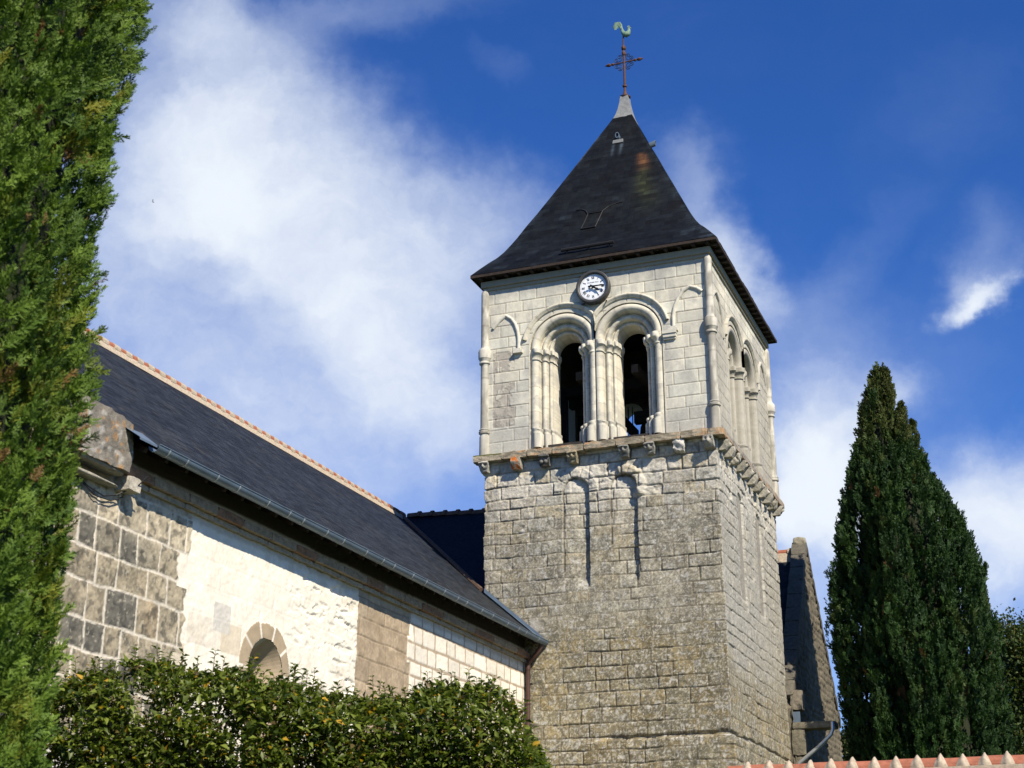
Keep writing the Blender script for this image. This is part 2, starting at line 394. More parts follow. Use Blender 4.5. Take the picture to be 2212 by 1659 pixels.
def shaft():
    du = .021
    u = np.concatenate([np.arange(-.8, 0, .04), np.arange(0, TW, du), TW + np.arange(0, TD + .001, .023)])
    v = np.arange(2.6, 12.56, du)
    U, V = np.meshgrid(u, v, indexing='ij')
    d, r1, r2, r3 = masonry(U, V, (.29, .43), (.38, .95), 3, warp=.022)
    n1 = fbm(U * 1.1, V * 1.1, 40, 4); n2 = fbm(U * 6, V * 6, 41, 4); n3 = fbm(U * 22, V * 22, 42, 3); n4 = fbm(U * .45, V * .45, 47, 3)
    top = ss(10.2, 12.3, V)
    jw = .012 + .030 * fbm(U * 2.2, V * 2.2, 43, 3) + .014 * top
    stone = ss(0, 1, d / jw)
    h = -.036 * (1 - stone) * np.clip(3.2 * n1 - .70, .32, 1.6) + .022 * (r1 - .5) * (.6 + top) + .030 * (n2 - .5) * (.7 + .9 * top) + .013 * (n3 - .5)
    ero = ss(.58, .74, fbm(U * 1.7 + 3, V * 2.6, 44, 4)); h -= .045 * ero * (r2 > .5) * (.5 + top) * (.4 + n2)
    h += .05 * (n4 - .5)
    # old smooth patch left where joints are flush
    flush = ss(.5, .62, fbm(U * .5 + 2, V * .5, 45, 3)) * (1 - top)
    h = h * (1 - .45 * flush)
    # blind arcade, front
    pan = np.zeros_like(U); CRK = np.zeros_like(U); HEAD = np.zeros_like(U)
    for (a, b, zt, zb) in ((-4.56, -3.79, 11.80, 8.45), (-3.14, -2.36, 11.76, 8.5)):
        x = U - TW; c = (a + b) / 2; R = (b - a) / 2; wob = .02 * (fbm(U * 5, V * 5, 46, 3) - .5) * 2
        ins = np.where(V < zt - R, R - np.abs(x - c + wob), R - np.sqrt((x - c) ** 2 + (V - zt + R) ** 2) + wob)
        ramp_x = .18 + .82 * ss(a + .05, b - .05, x)
        fade = ss(zb, zb + .5, V)
        p = ss(0, .03, ins) * fade * ramp_x * (U > 0) * (U < TW); pan = np.maximum(pan, p)
    h -= .135 * pan
    # projecting remains of the arcade head between and right of the panels
    x = U - TW
    h += .06 * ss(.2, .05, np.abs(np.sqrt((x + 2.75) ** 2 + (V - 11.38) ** 2) - .50)) * (V > 11.1) * (x > -2.9) * (x < 0) * (1 - pan)
    h += .05 * np.exp(-((x + 3.55) / .18) ** 2 - ((V - 11.85) / .25) ** 2) + .10 * np.exp(-((x + 2.25) / .12) ** 2 - ((V - 11.2) / .18) ** 2)
    for (a, b, zt, zb) in ((-4.56, -3.79, 11.80, 8.45), (-3.14, -2.36, 11.76, 8.5)):
        c = (a + b) / 2; R_ = (b - a) / 2; wob = .02 * (fbm(U * 5, V * 5, 46, 3) - .5) * 2
        ins = np.where(V < zt - R_, R_ - np.abs(x - c + wob), R_ - np.sqrt((x - c) ** 2 + (V - zt + R_) ** 2) + wob)
        crk = ss(.034, .012, np.abs(ins - .012)) * (V > zb + .6) * (U > 0) * (U < TW) * ss(.28, .5, fbm(U * 2 + 5, V * 1.3, 60, 3)); CRK = np.maximum(CRK, crk); h -= .035 * crk
        HEAD = np.maximum(HEAD, (ins > .02) * (V > zt - R_ - .02) * 1.0)
    # rough ring of head stones round both panels
    for (a, b, zt) in ((-4.56, -3.79, 11.80), (-3.14, -2.36, 11.76)):
        c = (a + b) / 2; R_ = (b - a) / 2; q = np.sqrt((x - c) ** 2 + (V - zt + R_) ** 2); an = np.arctan2(V - zt + R_, x - c) / math.pi * 5; jt = np.abs(an - np.round(an)) * math.pi / 5 * q
        ring = ss(R_ + .30, R_ + .26, q + .05 * (n2 - .5)) * ss(R_, R_ + .02, q) * (V > zt - R_ - .05) * (U > 0) * (U < TW)
        h += ring * (.028 * (hsh(np.floor(an), 4 + 0 * an) + .2) - .03 * (1 - ss(.008, .03, jt)))
    # side panels
    y = U - TW
    for (a, b, zt, zb) in ((2.2, 2.95, 11.6, 8.3), (4.7, 5.45, 11.6, 8.3)):
        c = (a + b) / 2; R = (b - a) / 2
        ins = np.where(V < zt - R, R - np.abs(y - c), R - np.sqrt((y - c) ** 2 + (V - zt + R) ** 2))
        h -= .09 * ss(0, .03, ins) * (U > TW) * ss(zb, zb + .3, V)
    # broken plinth at the foot
    led = 4.42 + .12 * (fbm(U * 1.5, V * 0, 48, 3) - .5) * 2
    pl = ss(led + .02, led - .07, V) * ss(-4.6, -3.4, x)
    h += pl * (.10 + .09 * (fbm(U * 3, V * 3, 49, 3) - .3))
    h -= .07 * ss(.09, .02, np.abs(V - led - .03)) * ss(-4.3, -2.6, x)
    # colours (real weathering: paler eroded stone high up, lichen grey middle, brown algae low)
    pale = np.array([.54, .50, .41]); grey = np.array([.345, .315, .236]); brown = np.array([.255, .216, .128]); dark = np.array([.085, .08, .066])
    zz = V + 1.6 * (n1 - .5) + .8 * (n4 - .5)
    C = mix(mix(brown, grey, ss(6.6, 7.9, zz)), pale, ss(9.7, 12.0, zz) * .92)
    C = C * (.84 + .32 * r2)[..., None] * (.62 + .76 * n2)[..., None] * (.72 + .56 * fbm(U * .8 + 11, V * .8, 58, 3))[..., None]
    C = mix(C, C * .62, ss(.48, .62, fbm(U * 3.2, V * .55, 59, 4)) * .55 * ss(11.9, 10.6, V))
    C = mix(C, C * np.array([.96, 1.0, 1.04]), (r3 > .8) * .9)
    C = mix(C, C * np.array([1.06, 1.0, .86]), (r3 < .2) * .9)
    C = mix(C, dark * (1 + .8 * n3[..., None]), (ss(.50, .66, fbm(U * 5.5, V * 5.5, 50, 5)) * .55 * (1 - .75 * top)))
    C = mix(C, np.array([.48, .47, .43]), ss(.62, .72, fbm(U * 9, V * 9, 51, 4)) * .75)
    C = mix(C, np.array([.62, .60, .54]), ss(.73, .78, fbm(U * 16, V * 16, 52, 3)) * .8)
    C = mix(C, np.array([.17, .155, .115]), ss(.52, .62, fbm(U * 26, V * 26, 55, 3)) * .55 * (1 - .6 * top))
    C = mix(C, np.array([.55, .52, .42]), ss(.58, .66, fbm(U * 31 + 4, V * 31, 56, 2)) * .5)
    C = mix(C, np.array([.17, .145, .10]), (1 - stone) * np.clip(2.6 * n1 - .55, .15, .9))
    C = mix(C, np.array([.52, .49, .42]), pan * ss(10.9, 11.6, V) * .5); C = mix(C, np.array([.50, .485, .43]) * (.8 + .4 * n2)[..., None], HEAD * .75); C = mix(C, np.array([.10, .085, .06]), CRK * .8)
    C = mix(C, np.array([.62, .585, .495]), ss(.46, .62, fbm(U * 1.6, V * 3.2, 53, 4)) * top * .85)
    C = mix(C, np.array([.42, .41, .37]) * (1 + .3 * (n2 - .5))[..., None], (U > TW) * .55 * ss(6.0, 7.6, V + n1))
    C = mix(C, np.array([.56, .53, .46]), ss(.30, .05, np.sqrt((x + 5.45) ** 2 + ((V - 7.55) * .7) ** 2)) * .6)   # mortar fillet over the nave roof
    # to world, with both faces' relief carried round the corners
    k0 = np.argmin(np.abs(u)); k7 = np.argmin(np.abs(u - TW))
    jag = .05 * (fbm(V[0] * 3.1, V[0] * 0 + 2, 54, 4) - .62)
    crs = (hsh(np.floor(V[0] / .36), 3 + 0 * V[0]) - .62) * .055 * ss(.35, .6, fbm(V[0] * 1.2, 0 * V[0] + 8, 57, 2)); h0 = h[k0] + jag * 1.6 + crs; h7 = h[k7] + jag * .9 + crs * .8
    P = np.zeros(U.shape + (3,)); P[..., 2] = V
    L = U < 0; Fm = (U >= 0) & (U <= TW); R = U > TW
    bl = lambda q: np.clip(1 - q / .12, 0, 1)
    P[..., 0] = np.where(L, -TW - h, np.where(Fm, U - TW, h))
    P[..., 1] = np.where(L, -U, np.where(Fm, -h, U - TW))
    P[..., 0] += np.where(Fm, -h0[None] * bl(U) + h7[None] * bl(TW - U), 0)
    P[..., 1] += np.where(L, -h0[None] * bl(-U), 0) + np.where(R, -h7[None] * bl(U - TW), 0)
    o = mk('shaft', P.reshape(-1, 3), grid_faces(len(u), len(v)), M_STONE, tower, C.reshape(-1, 3), True)
    b = MB(); c = (.3, .28, .24)
    b.box((-TW + .06, .75, gz), (-.06, TD, 12.5), c)
    b.box((-TW + .05, .06, gz), (-.05, .75, 2.7), c)
    b.build('shaft_core', M_STONE, tower)
shaft()

# ---- belfry stage
AC = {'front': (-4.5, -2.5), 'right': (CY - 1.0, CY + 1.0)}
ZS = 15.95; RH = 1.075
def to_world(face):
    if face == 'front': return lambda u, dep, z: np.stack([u + 0 * z, dep + 0 * u, z + 0 * u], -1)
    return lambda u, dep, z: np.stack([-dep + 0 * u, u + 0 * z, z + 0 * u], -1)
def outline_dist(u, z, c, R):
    """>0 outside an arched opening of half width R"""
    return np.where(z < ZS, np.abs(u - c) - R, np.sqrt((u - c) ** 2 + (z - ZS) ** 2) - R)
def belfry_face(face):
    lo, hi = (-TW, 0.0) if face == 'front' else (0.0, TD)
    du = .0165
    u = np.linspace(lo, hi, int((hi - lo) / du) + 1); v = np.arange(Z1 - .25, Z2 + .25, du)
    U, V = np.meshgrid(u, v, indexing='ij')
    sd = 21 if face == 'front' else 22
    d, r1, r2, r3 = masonry(U, V, (.335, .40), (.5, .98), sd, warp=.004, v0=Z1 - .25 - .3)
    n1 = fbm(U * 1.3, V * 1.3, sd + 1, 4); n2 = fbm(U * 7, V * 7, sd + 2, 4); n3 = fbm(U * 25, V * 25, sd + 3, 3)
    st = ss(.006, .021, d + .006 * (n3 - .5))
    h = -.014 * (1 - st) + .006 * (r1 - .5) + .006 * (n2 - .5) + .003 * (n3 - .5) + .02 * (n1 - .5) * .6
    base = np.array([.69, .648, .52])
    C = base * (.80 + .22 * r1)[..., None] * (.93 + .14 * n2)[..., None] * (.93 + .14 * n1)[..., None]
    C = mix(C, C * np.array([.95, 1.0, 1.04]), r3 * .8)
    C = mix(C, np.array([.34, .30, .215]), (1 - st) * (.45 + .5 * n1))
    # grey water-stained bands near the foot, and dark lichened blocks
    gre = np.array([.37, .36, .32])
    C = mix(C, gre * .9 * (.8 + .4 * n3)[..., None], ss(.47, .66, fbm(U * 4.5, V * .7, sd + 8, 4)) * .34)
    C = mix(C, gre * (.8 + .4 * n3)[..., None], ss(.45, .75, n1 + .75 * ss(13.8, 12.9, V)) * .7)
    if face == 'front':
        a = U + TW
        bad = (r2 > .35) * (a > .25) * (a < .95) * (V > 13.6) * (V < 16.0)
        C = mix(C, np.array([.33, .30, .25]) * (.55 + .9 * n2)[..., None], bad * ss(.42, .58, n2 + .2 * r3) * .9)
        h -= bad * .012 * ss(.4, .6, n2)
        C = mix(C, gre * (.8 + .4 * n2)[..., None], ss(17.65, 18.05, V + .2 * n1) * .6)
    else:
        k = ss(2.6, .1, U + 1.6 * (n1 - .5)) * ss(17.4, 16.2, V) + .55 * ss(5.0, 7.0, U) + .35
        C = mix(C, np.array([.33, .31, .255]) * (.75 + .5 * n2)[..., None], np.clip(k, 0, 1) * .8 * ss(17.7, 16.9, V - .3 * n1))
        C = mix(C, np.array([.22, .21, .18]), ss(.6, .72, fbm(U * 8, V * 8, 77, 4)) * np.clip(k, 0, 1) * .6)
    hole = np.minimum(outline_dist(U, V, AC[face][0], RH), outline_dist(U, V, AC[face][1], RH))
    # snap the vertices just outside the openings to their outline
    for c in AC[face]:
        dd = outline_dist(U, V, c, RH); m = (dd > 0) & (dd < du * .8)
        jm = m & (V < ZS); U = np.where(jm, c + np.sign(U - c) * RH, U)
        am = m & (V >= ZS); q = RH / (RH + np.where(am, dd, 0))
        U = np.where(am, c + (U - c) * q, U); V = np.where(am, ZS + (V - ZS) * q, V)
    hv = np.where(hole < du * .9, 0, h)
    keep = ~((hole[:-1, :-1] < 0) | (hole[1:, :-1] < 0) | (hole[:-1, 1:] < 0) | (hole[1:, 1:] < 0))
    P = to_world(face)(U, -hv, V)
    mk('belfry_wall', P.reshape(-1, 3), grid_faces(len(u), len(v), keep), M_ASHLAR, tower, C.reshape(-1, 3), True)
for fc in ('front', 'right'): belfry_face(fc)

def arc(c, r, a0, a1, n):
    return [(c[0] + r[0] * math.cos(math.radians(a0 + (a1 - a0) * i / n)), c[1] + r[1] * math.sin(math.radians(a0 + (a1 - a0) * i / n))) for i in range(n + 1)]
SEC = [(1.09, .03), (1.09, -.006), (1.055, -.006), (1.055, .13)] + arc((.925, .115), (.125, .135), 0, -180, 12) \
    + [(.79, .115), (.79, .25), (.745, .25)] + arc((.675, .27), (.072, .085), 0, -180, 8) + [(.60, .36), (.575, .36)] \
    + arc((.53, .39), (.042, .05), 0, -180, 6) + [(.475, .40), (.475, .52), (.45, .55), (.45, 1.02)]
SEC = np.array(SEC)
JAMBCOL = np.array([.605, .568, .455])
def opening(face, idx):
    c = AC[face][idx]; other = AC[face][1 - idx]; mid = (c + other) / 2; tw = to_world(face)
    clampf = (lambda u: np.minimum(u, mid)) if c < other else (lambda u: np.maximum(u, mid))
    zs = np.arange(Z1 - .1, ZS, .025); n = len(zs); na = 60
    th = np.linspace(math.pi, 0, na)
    rho = SEC[:, 0][:, None]; dep = SEC[:, 1][:, None]
    ul = c - rho + 0 * zs[None]; ua = c + rho * np.cos(th)[None]; ur = c + rho + 0 * zs[None]
    Uu = np.concatenate([ul, ua, ur], 1); Zz = np.concatenate([zs[None] + 0 * rho, ZS + rho * np.sin(th)[None], zs[::-1][None] + 0 * rho], 1)
    Dd = dep + 0 * Uu; Uu = clampf(Uu)
    s = np.concatenate([zs, ZS + (math.pi - th) * .95, ZS + math.pi * .95 + (zs[-1] - zs[::-1])])[None] + 0 * Uu
    band = np.floor((SEC[:, 0] > .78).astype(float) + (SEC[:, 0] > .6))[:, None] + 0 * Uu
    ph = (s + .13 * band) / (.345 + .02 * band); fr = np.abs(ph - np.round(ph)); st = ss(.0, .05, fr)
    k = np.round(ph - .5); rr = hsh(k, band, 5 + idx + 0 * band)
    nn = fbm(s * 5 + idx * 7, rho * 9 + 0 * Uu, 61, 4)
    C = JAMBCOL * (.87 + .20 * rr)[..., None] * (.85 + .3 * nn)[..., None]
    C = mix(C, np.array([.36, .32, .25]), (1 - st) * .75)
    C = mix(C, np.array([.36, .345, .30]), ss(.5, .7, nn + .55 * ss(13.9, 13.0, Zz)) * .7)
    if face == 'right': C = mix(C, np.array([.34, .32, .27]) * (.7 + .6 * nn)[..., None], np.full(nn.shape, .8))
    jit = .004 * (rr - .5)
    P = tw(Uu, Dd + jit, Zz)
    m, q = Uu.shape
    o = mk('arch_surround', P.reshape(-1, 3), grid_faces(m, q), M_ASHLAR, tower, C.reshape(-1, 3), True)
    try: o.data.set_sharp_from_angle(angle=math.radians(50))
    except Exception: pass
    # capitals and bases follow the jamb steps
    core = SEC[3:-1]
    pts = np.vstack([[1.052, .10], core, [.45, 1.0]])
    def band_(name, prof, mats, ctint):
        for sgn in (-1, 1):
            rings = []
            for (z, dl) in prof:
                r_ = pts[:, 0] - dl; dp = pts[:, 1] - dl
                if sgn == -1 or True: r_ = r_.copy(); r_[0] = 1.052 + min(dl, .03); dp = dp.copy(); dp[0] = max(.02, dp[0])
                uu = clampf(c + sgn * r_)
                rings.append(tw(uu, dp, np.full(len(uu), z)))
            P = np.array(rings); a, b_ = P.shape[:2]
            nz_ = fbm(P[..., 0] * 9 + P[..., 1] * 7, P[..., 2] * 9, 63, 3)
            Cc = np.array(ctint) * (.75 + .5 * nz_)[..., None]
            ob = mk(name, P.reshape(-1, 3), grid_faces(a, b_), M_ASHLAR, tower, Cc.reshape(-1, 3), True)
            try: ob.data.set_sharp_from_angle(angle=math.radians(45))
            except Exception: pass
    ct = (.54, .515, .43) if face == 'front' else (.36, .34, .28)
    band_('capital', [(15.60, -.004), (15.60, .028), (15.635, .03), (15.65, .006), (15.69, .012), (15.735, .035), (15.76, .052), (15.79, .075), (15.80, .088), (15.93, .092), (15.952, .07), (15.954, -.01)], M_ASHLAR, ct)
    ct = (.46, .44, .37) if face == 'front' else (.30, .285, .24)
    band_('column_base', [(Z1 - .1, .10), (13.26, .098), (13.30, .062), (13.35, .058), (13.38, .078), (13.43, .074), (13.46, .03), (13.48, -.006)], M_ASHLAR, ct)
    # hood mould over the arch
    hs = np.array([(1.165, .02), (1.165, -.03), (1.19, -.05), (1.215, -.055), (1.235, -.085), (1.275, -.095), (1.30, -.075), (1.305, .02)])
    a0, a1 = math.radians(168), math.radians(12)
    if c < other: a1 = 0.0
    else: a0 = math.pi
    th = np.linspace(a0, a1, 64)
    Uu = clampf(c + hs[:, 0][:, None] * np.cos(th)[None]); Zz = ZS + .06 + hs[:, 0][:, None] * np.sin(th)[None] * .985
    P = tw(Uu, hs[:, 1][:, None] + 0 * Uu, Zz)
    kk = np.round(np.linspace(0, 9, 64) - .5)[None] + 0 * Uu; rr = hsh(kk, kk * 0 + idx + 3); fr = np.abs(np.linspace(0, 9, 64) - np.round(np.linspace(0, 9, 64)))[None] + 0 * Uu
    C = np.array(JAMBCOL) * (.85 + .22 * rr)[..., None]; C = mix(C, np.array([.36, .32, .25]), (1 - ss(0, .07, fr)) * .7)
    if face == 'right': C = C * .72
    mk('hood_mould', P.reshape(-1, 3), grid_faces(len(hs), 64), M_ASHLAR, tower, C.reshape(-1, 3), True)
for fc in ('front', 'right'):
    for i in (0, 1): opening(fc, i)
b = MB(); jc = (.56, .535, .45)
b.box((-1.40, -.11, 15.70), (-1.02, .05, 15.80), jc); b.box((-1.42, -.14, 15.802), (-1.00, .05, 15.90), jc); b.box((-1.40, -.07, 15.64), (-1.04, .05, 15.698), jc)
b.build('impost', M_ASHLAR, tower)

def moulding(path, face, r=.055, col=(.575, .55, .465)):
    tw = to_world(face); path = np.array(path, float)
    # resample
    seg = np.linalg.norm(np.diff(path, axis=0), axis=1); t = np.concatenate([[0], np.cumsum(seg)]); n = max(12, int(t[-1] / .04))
    q = np.linspace(0, t[-1], n); x = np.interp(q, t, path[:, 0]); z = np.interp(q, t, path[:, 1])
    tx = np.gradient(x); tz = np.gradient(z); L = np.hypot(tx, tz); nx, nz_ = -tz / L, tx / L
    an = np.linspace(0, math.pi, 9); P = []
    for a in an:
        P.append(tw(x + nx * r * math.cos(a), -.012 - r * 1.25 * math.sin(a) + .02, z + nz_ * r * math.cos(a)))
    P = np.array(P); a, b_ = P.shape[:2]
    C = np.array(col) * (.85 + .25 * fbm(P[..., 0] * 6 + P[..., 1] * 5, P[..., 2] * 6, 71, 3))[..., None]
    mk('pointed_hood', P.reshape(-1, 3), grid_faces(a, b_), M_ASHLAR, tower, C.reshape(-1, 3), True)
def pointed(xl, xa, xr, za, zl, zr):
    L = [(xl + (xa - xl) * (1 - math.cos(t * math.pi / 2 * .9)) / (1 - math.cos(math.pi / 2 * .9)) , zl + (za - zl) * math.sin(t * math.pi / 2 * .9) / math.sin(math.pi / 2 * .9)) for t in np.linspace(0, 1, 10)]
    R = [(xr + (xa - xr) * (1 - math.cos(t * math.pi / 2 * .8)) / (1 - math.cos(math.pi / 2 * .8)), zr + (za - zr) * math.sin(t * math.pi / 2 * .8) / math.sin(math.pi / 2 * .8)) for t in np.linspace(0, 1, 12)]
    return L + R[::-1][1:]
moulding([(-6.74, 16.80), (-6.55, 17.0), (-6.32, 17.17), (-6.14, 17.03), (-6.02, 16.85), (-5.94, 16.6), (-5.91, 16.35), (-5.91, 16.0)], 'front')
moulding([(-1.10, 16.02), (-1.10, 16.35), (-1.05, 16.62), (-.93, 16.90), (-.78, 17.09), (-.57, 17.22), (-.36, 17.13), (-.20, 17.0)], 'front')
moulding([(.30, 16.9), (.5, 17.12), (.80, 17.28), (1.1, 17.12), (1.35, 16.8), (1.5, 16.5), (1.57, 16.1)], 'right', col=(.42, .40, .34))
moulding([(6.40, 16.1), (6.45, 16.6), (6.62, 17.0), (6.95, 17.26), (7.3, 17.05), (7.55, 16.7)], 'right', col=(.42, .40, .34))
for x in (-5.91, -1.10):
    b = MB(); b.box((x - .085, -.10, 15.955), (x + .085, .04, 16.02), jc); b.box((x - .14, -.12, 15.872), (x + .14, .04, 15.953), jc)
    b.build('hood_corbel', M_ASHLAR, tower)

# corner colonnettes
def colonnette(x, y, seed):
    prof = []
    def add(z, r): prof.append((r, z))
    add(Z1 - .22, .155); add(13.36, .15); add(13.37, .13); add(13.44, .13); add(13.45, .17); add(13.50, .175); add(13.53, .15); add(13.56, .165); add(13.60, .128)
    for z in np.arange(13.65, 15.62, .05): add(z, .124)
    add(15.64, .14); add(15.67, .175); add(15.71, .17); add(15.74, .15); add(15.80, .175); add(15.84, .20); add(16.06, .205); add(16.12, .185); add(16.16, .14)
    for z in np.arange(16.2, 17.98, .05): add(z, .122)
    add(18.02, .115); add(18.12, .06); add(18.14, .01)
    n = 20; V = []; C = []
    for (r, z) in prof:
        for k in range(n):
            a = 2 * math.pi * k / n
            V.append((x + r * math.cos(a), y + r * math.sin(a), z))
    V = np.array(V)
    ph = V[:, 2] / .34 + seed * .3; fr = np.abs(ph - np.round(ph)); rr = hsh(np.round(ph - .5), ph * 0 + seed)
    nn = fbm(V[:, 2] * 2.2 + seed, V[:, 0] * 8 + V[:, 1] * 6, 81, 4)
    C = mix(np.array([.52, .495, .42]) * (.8 + .3 * rr)[:, None], np.array([.30, .285, .24]), ss(.38, .62, nn))
    C = mix(C, np.array([.2, .18, .14]), (1 - ss(0, .03, fr)) * .7)
    m = len(prof); i = np.arange(m - 1)[:, None] * n; k = np.arange(n)[None]; k2 = (k + 1) % n
    F = np.stack([i + k, i + k2, i + n + k2, i + n + k], -1).reshape(-1, 4)
    o = mk('corner_colonnette', V, F, M_ASHLAR, tower, C, True)
    try: o.data.set_sharp_from_angle(angle=math.radians(24))
    except Exception: pass
for i, (x, y) in enumerate(((-7.0, -.01), (.0, -.01), (.01, TD), (-TW, TD))): colonnette(x, y, i + 1)

# cornice under the eaves (stone, coloured dark to deepen the eave shade)
b = MB()
for (dz0, dz1, pr) in ((18.07, 18.17, .05), (18.172, 18.36, .11)):
    b.box((-TW - pr, -pr, dz0), (pr, .05, dz1), (.30, .275, .205)); b.box((-.05, .052, dz0), (pr, TD + pr, dz1), (.30, .275, .205))
    b.box((-TW - pr, .052, dz0), (-TW + .05, TD + pr, dz1), (.30, .275, .205)); b.box((-TW + .052, TD - .05, dz0), (-.052, TD + pr, dz1), (.30, .275, .205))
b.build('cornice', M_ASHLAR, tower)

# hidden faces and interior
def arched_plate(bm_, lo, hi, z0, z1, arches, fmap, R, col):
    cs = sorted(arches); xs = lo
    q = lambda a, b_, c, d: bm_.add([fmap(*a), fmap(*b_), fmap(*c), fmap(*d)], [(0, 1, 2, 3)], col)
    for c in cs:
        q((xs, z0), (c - R, z0), (c - R, z1), (xs, z1))
        pts = [(c - R * math.cos(math.pi * i / 24), ZS + R * math.sin(math.pi * i / 24)) for i in range(25)]
        for p, p2 in zip(pts, pts[1:]): q(p, p2, (p2[0], z1), (p[0], z1))
        xs = c + R
    q((xs, z0), (hi, z0), (hi, z1), (xs, z1))
def tunnel(bm_, c, fmap, R, d0, d1, col):
    pts = [(c - R, Z1)] + [(c - R * math.cos(math.pi * i / 24), ZS + R * math.sin(math.pi * i / 24)) for i in range(25)] + [(c + R, Z1)]
    for p, p2 in zip(pts, pts[1:]):
        bm_.add([fmap(p[0], p[1], d0), fmap(p2[0], p2[1], d0), fmap(p2[0], p2[1], d1), fmap(p[0], p[1], d1)], [(0, 1, 2, 3)], col)
b = MB(); oc = (.5, .48, .4)
A = AC['front']; B_ = AC['right']
arched_plate(b, -TW, 0, Z1 - .2, 18.3, A, lambda u, z: (u, TD, z), .45, oc)
arched_plate(b, 0, TD, Z1 - .2, 18.3, B_, lambda u, z: (-TW, u, z), .45, oc)
for c in A: tunnel(b, c, lambda u, z, d: (u, d, z), .45, TD, TD - 1.02, oc)
for c in B_: tunnel(b, c, lambda u, z, d: (d, u, z), .45, -TW, -TW + 1.02, oc)
b.build('belfry_wall', M_ASHLAR, tower)
b = MB(); ic = (1, 1, 1)
arched_plate(b, -6.0, -1.0, Z1 - .1, 18.3, A, lambda u, z: (u, 1.0, z), .45, ic)
arched_plate(b, -6.0, -1.0, Z1 - .1, 18.3, A, lambda u, z: (u, TD - 1.0, z), .45, ic)
arched_plate(b, 1.0, TD - 1.0, Z1 - .1, 18.3, B_, lambda u, z: (-1.0, u, z), .45, ic)
arched_plate(b, 1.0, TD - 1.0, Z1 - .1, 18.3, B_, lambda u, z: (-6.0, u, z), .45, ic)
b.build('belfry_interior', M_INNER, tower)
b = MB(); b.box((-6.9, .1, 12.6), (-.1, TD - .1, 12.915), (1, 1, 1)); b.build('belfry_floor', M_BEAM, tower)
b = MB(); b.box((-6.9, .12, 18.3), (-.1, TD - .1, 18.36), (1, 1, 1)); b.build('belfry_ceiling', M_BEAM, tower)
# bell frame and bells
fr = thing('bell_frame', (CX, CY, Z1), 'dark oak bell frame of posts and beams inside the belfry, seen through the right arch', 'bell frame')
b = MB()
b.bar((-6.0, 3.2, 15.62), (-1.0, 3.2, 15.62), .3, .34); b.bar((-6.0, 5.0, 15.9), (-1.0, 5.0, 15.9), .3, .3)
b.bar((-4.35, 1.0, 15.3), (-4.35, 7.0, 15.3), .2, .26); b.bar((-2.6, 1.0, 15.3), (-2.6, 7.0, 15.3), .2, .26)
b.build('beam', M_BEAM, fr)
for (x, y) in ((-5.6, 3.2), (-4.35, 3.2), (-2.6, 3.2), (-1.4, 3.2), (-5.6, 5.0), (-2.4, 5.0), (-1.4, 5.0)):
    b = MB(); b.box((x - .11, y - .11, 12.915), (x + .11, y + .11, 15.44)); b.build('post', M_BEAM, fr)
for x in (-3.72, -3.58):
    b = MB(); b.tube([(x, 4.0, 12.92), (x, 4.0, 15.2)], .018, 6); b.build('bell_rod', M_IRON, fr)
def bell(x, y, zt, r, label):
    t = thing('church_bell', (x, y, zt - 1.1 * r), label, 'bell')
    b = MB(); b.lathe([(r * p, zt - q * r) for p, q in ((.04, 0), (.3, .0), (.46, .06), (.55, .2), (.58, .5), (.63, .9), (.75, 1.25), (.95, 1.55), (1.0, 1.65), (.9, 1.66))], (x, y, 0), 28)
    b.build('bell_body', M_BRONZE, t, True)
    b = MB(); b.box((x - r * .9, y - .12, zt + .04), (x + r * .9, y + .12, zt + .42)); b.build('headstock', M_BEAM, t)
bell(-3.02, 3.95, 14.55, .52, 'large dark bell in the right belfry arch, silhouetted at the right against the sky')
bell(-4.30, 4.1, 14.62, .42, 'smaller dark bell at the left of the bell frame inside the right belfry arch')

# string course and corbels
def rough_block(b, c, size, seed, n=9, amp=.02, rnd_=.10, col=(.4, .38, .32), shape=None, cfun=None):
    V = []; F = []; r = np.linspace(-1, 1, n)
    for ax in range(3):
        for sg in (-1, 1):
            A_, B2 = np.meshgrid(r, r, indexing='ij'); P = np.zeros(A_.shape + (3,))
            P[..., ax] = sg; P[..., (ax + 1) % 3] = A_; P[..., (ax + 2) % 3] = B2
            o = len(V) and sum(len(v) for v in V); V.append(P.reshape(-1, 3)); F.append(grid_faces(n, n) + (o or 0))
    P = np.vstack(V); q = P ** 2
    k = 1 - rnd_ * (q[:, 0] * q[:, 1] + q[:, 1] * q[:, 2] + q[:, 2] * q[:, 0]) / 2
    Q = P * k[:, None]
    if shape is not None: Q = shape(Q)
    Wd = Q * np.array(size) / 2
    for a in range(3):
        f = lambda s_, sc: fbm(Wd[:, 0] * sc + Wd[:, 2] * sc * .7 + seed * 3.3, Wd[:, 1] * sc - Wd[:, 2] * sc * .6 + a * 5.1, s_ + seed, 3) - .5
        Wd[:, a] += amp * 2 * f(90 + a, 5) + amp * f(190 + a, 16)
    nn = fbm(P[:, 0] * 2 + seed + P[:, 2], P[:, 1] * 2 + P[:, 2] * 1.7, 99, 4)
    Cc = np.array(col) * (.7 + .6 * nn)[:, None]
    if cfun is not None: Cc = cfun(P, Wd, Cc, nn)
    off = len(b.v); b.v += [tuple(x) for x in (Wd + np.array(c))]; b.f += [tuple(int(i) + off for i in f) for f in np.vstack(F)]; b.c += [tuple(x) for x in Cc]
def strcol(P, Wd, C, nn):
    C = mix(C, np.array([.45, .21, .06]), ss(.52, .66, nn) * .6)
    return mix(C, np.array([.13, .11, .075]), ss(.44, .32, nn) * .6)
b = MB(); x = -7.27; i = 0
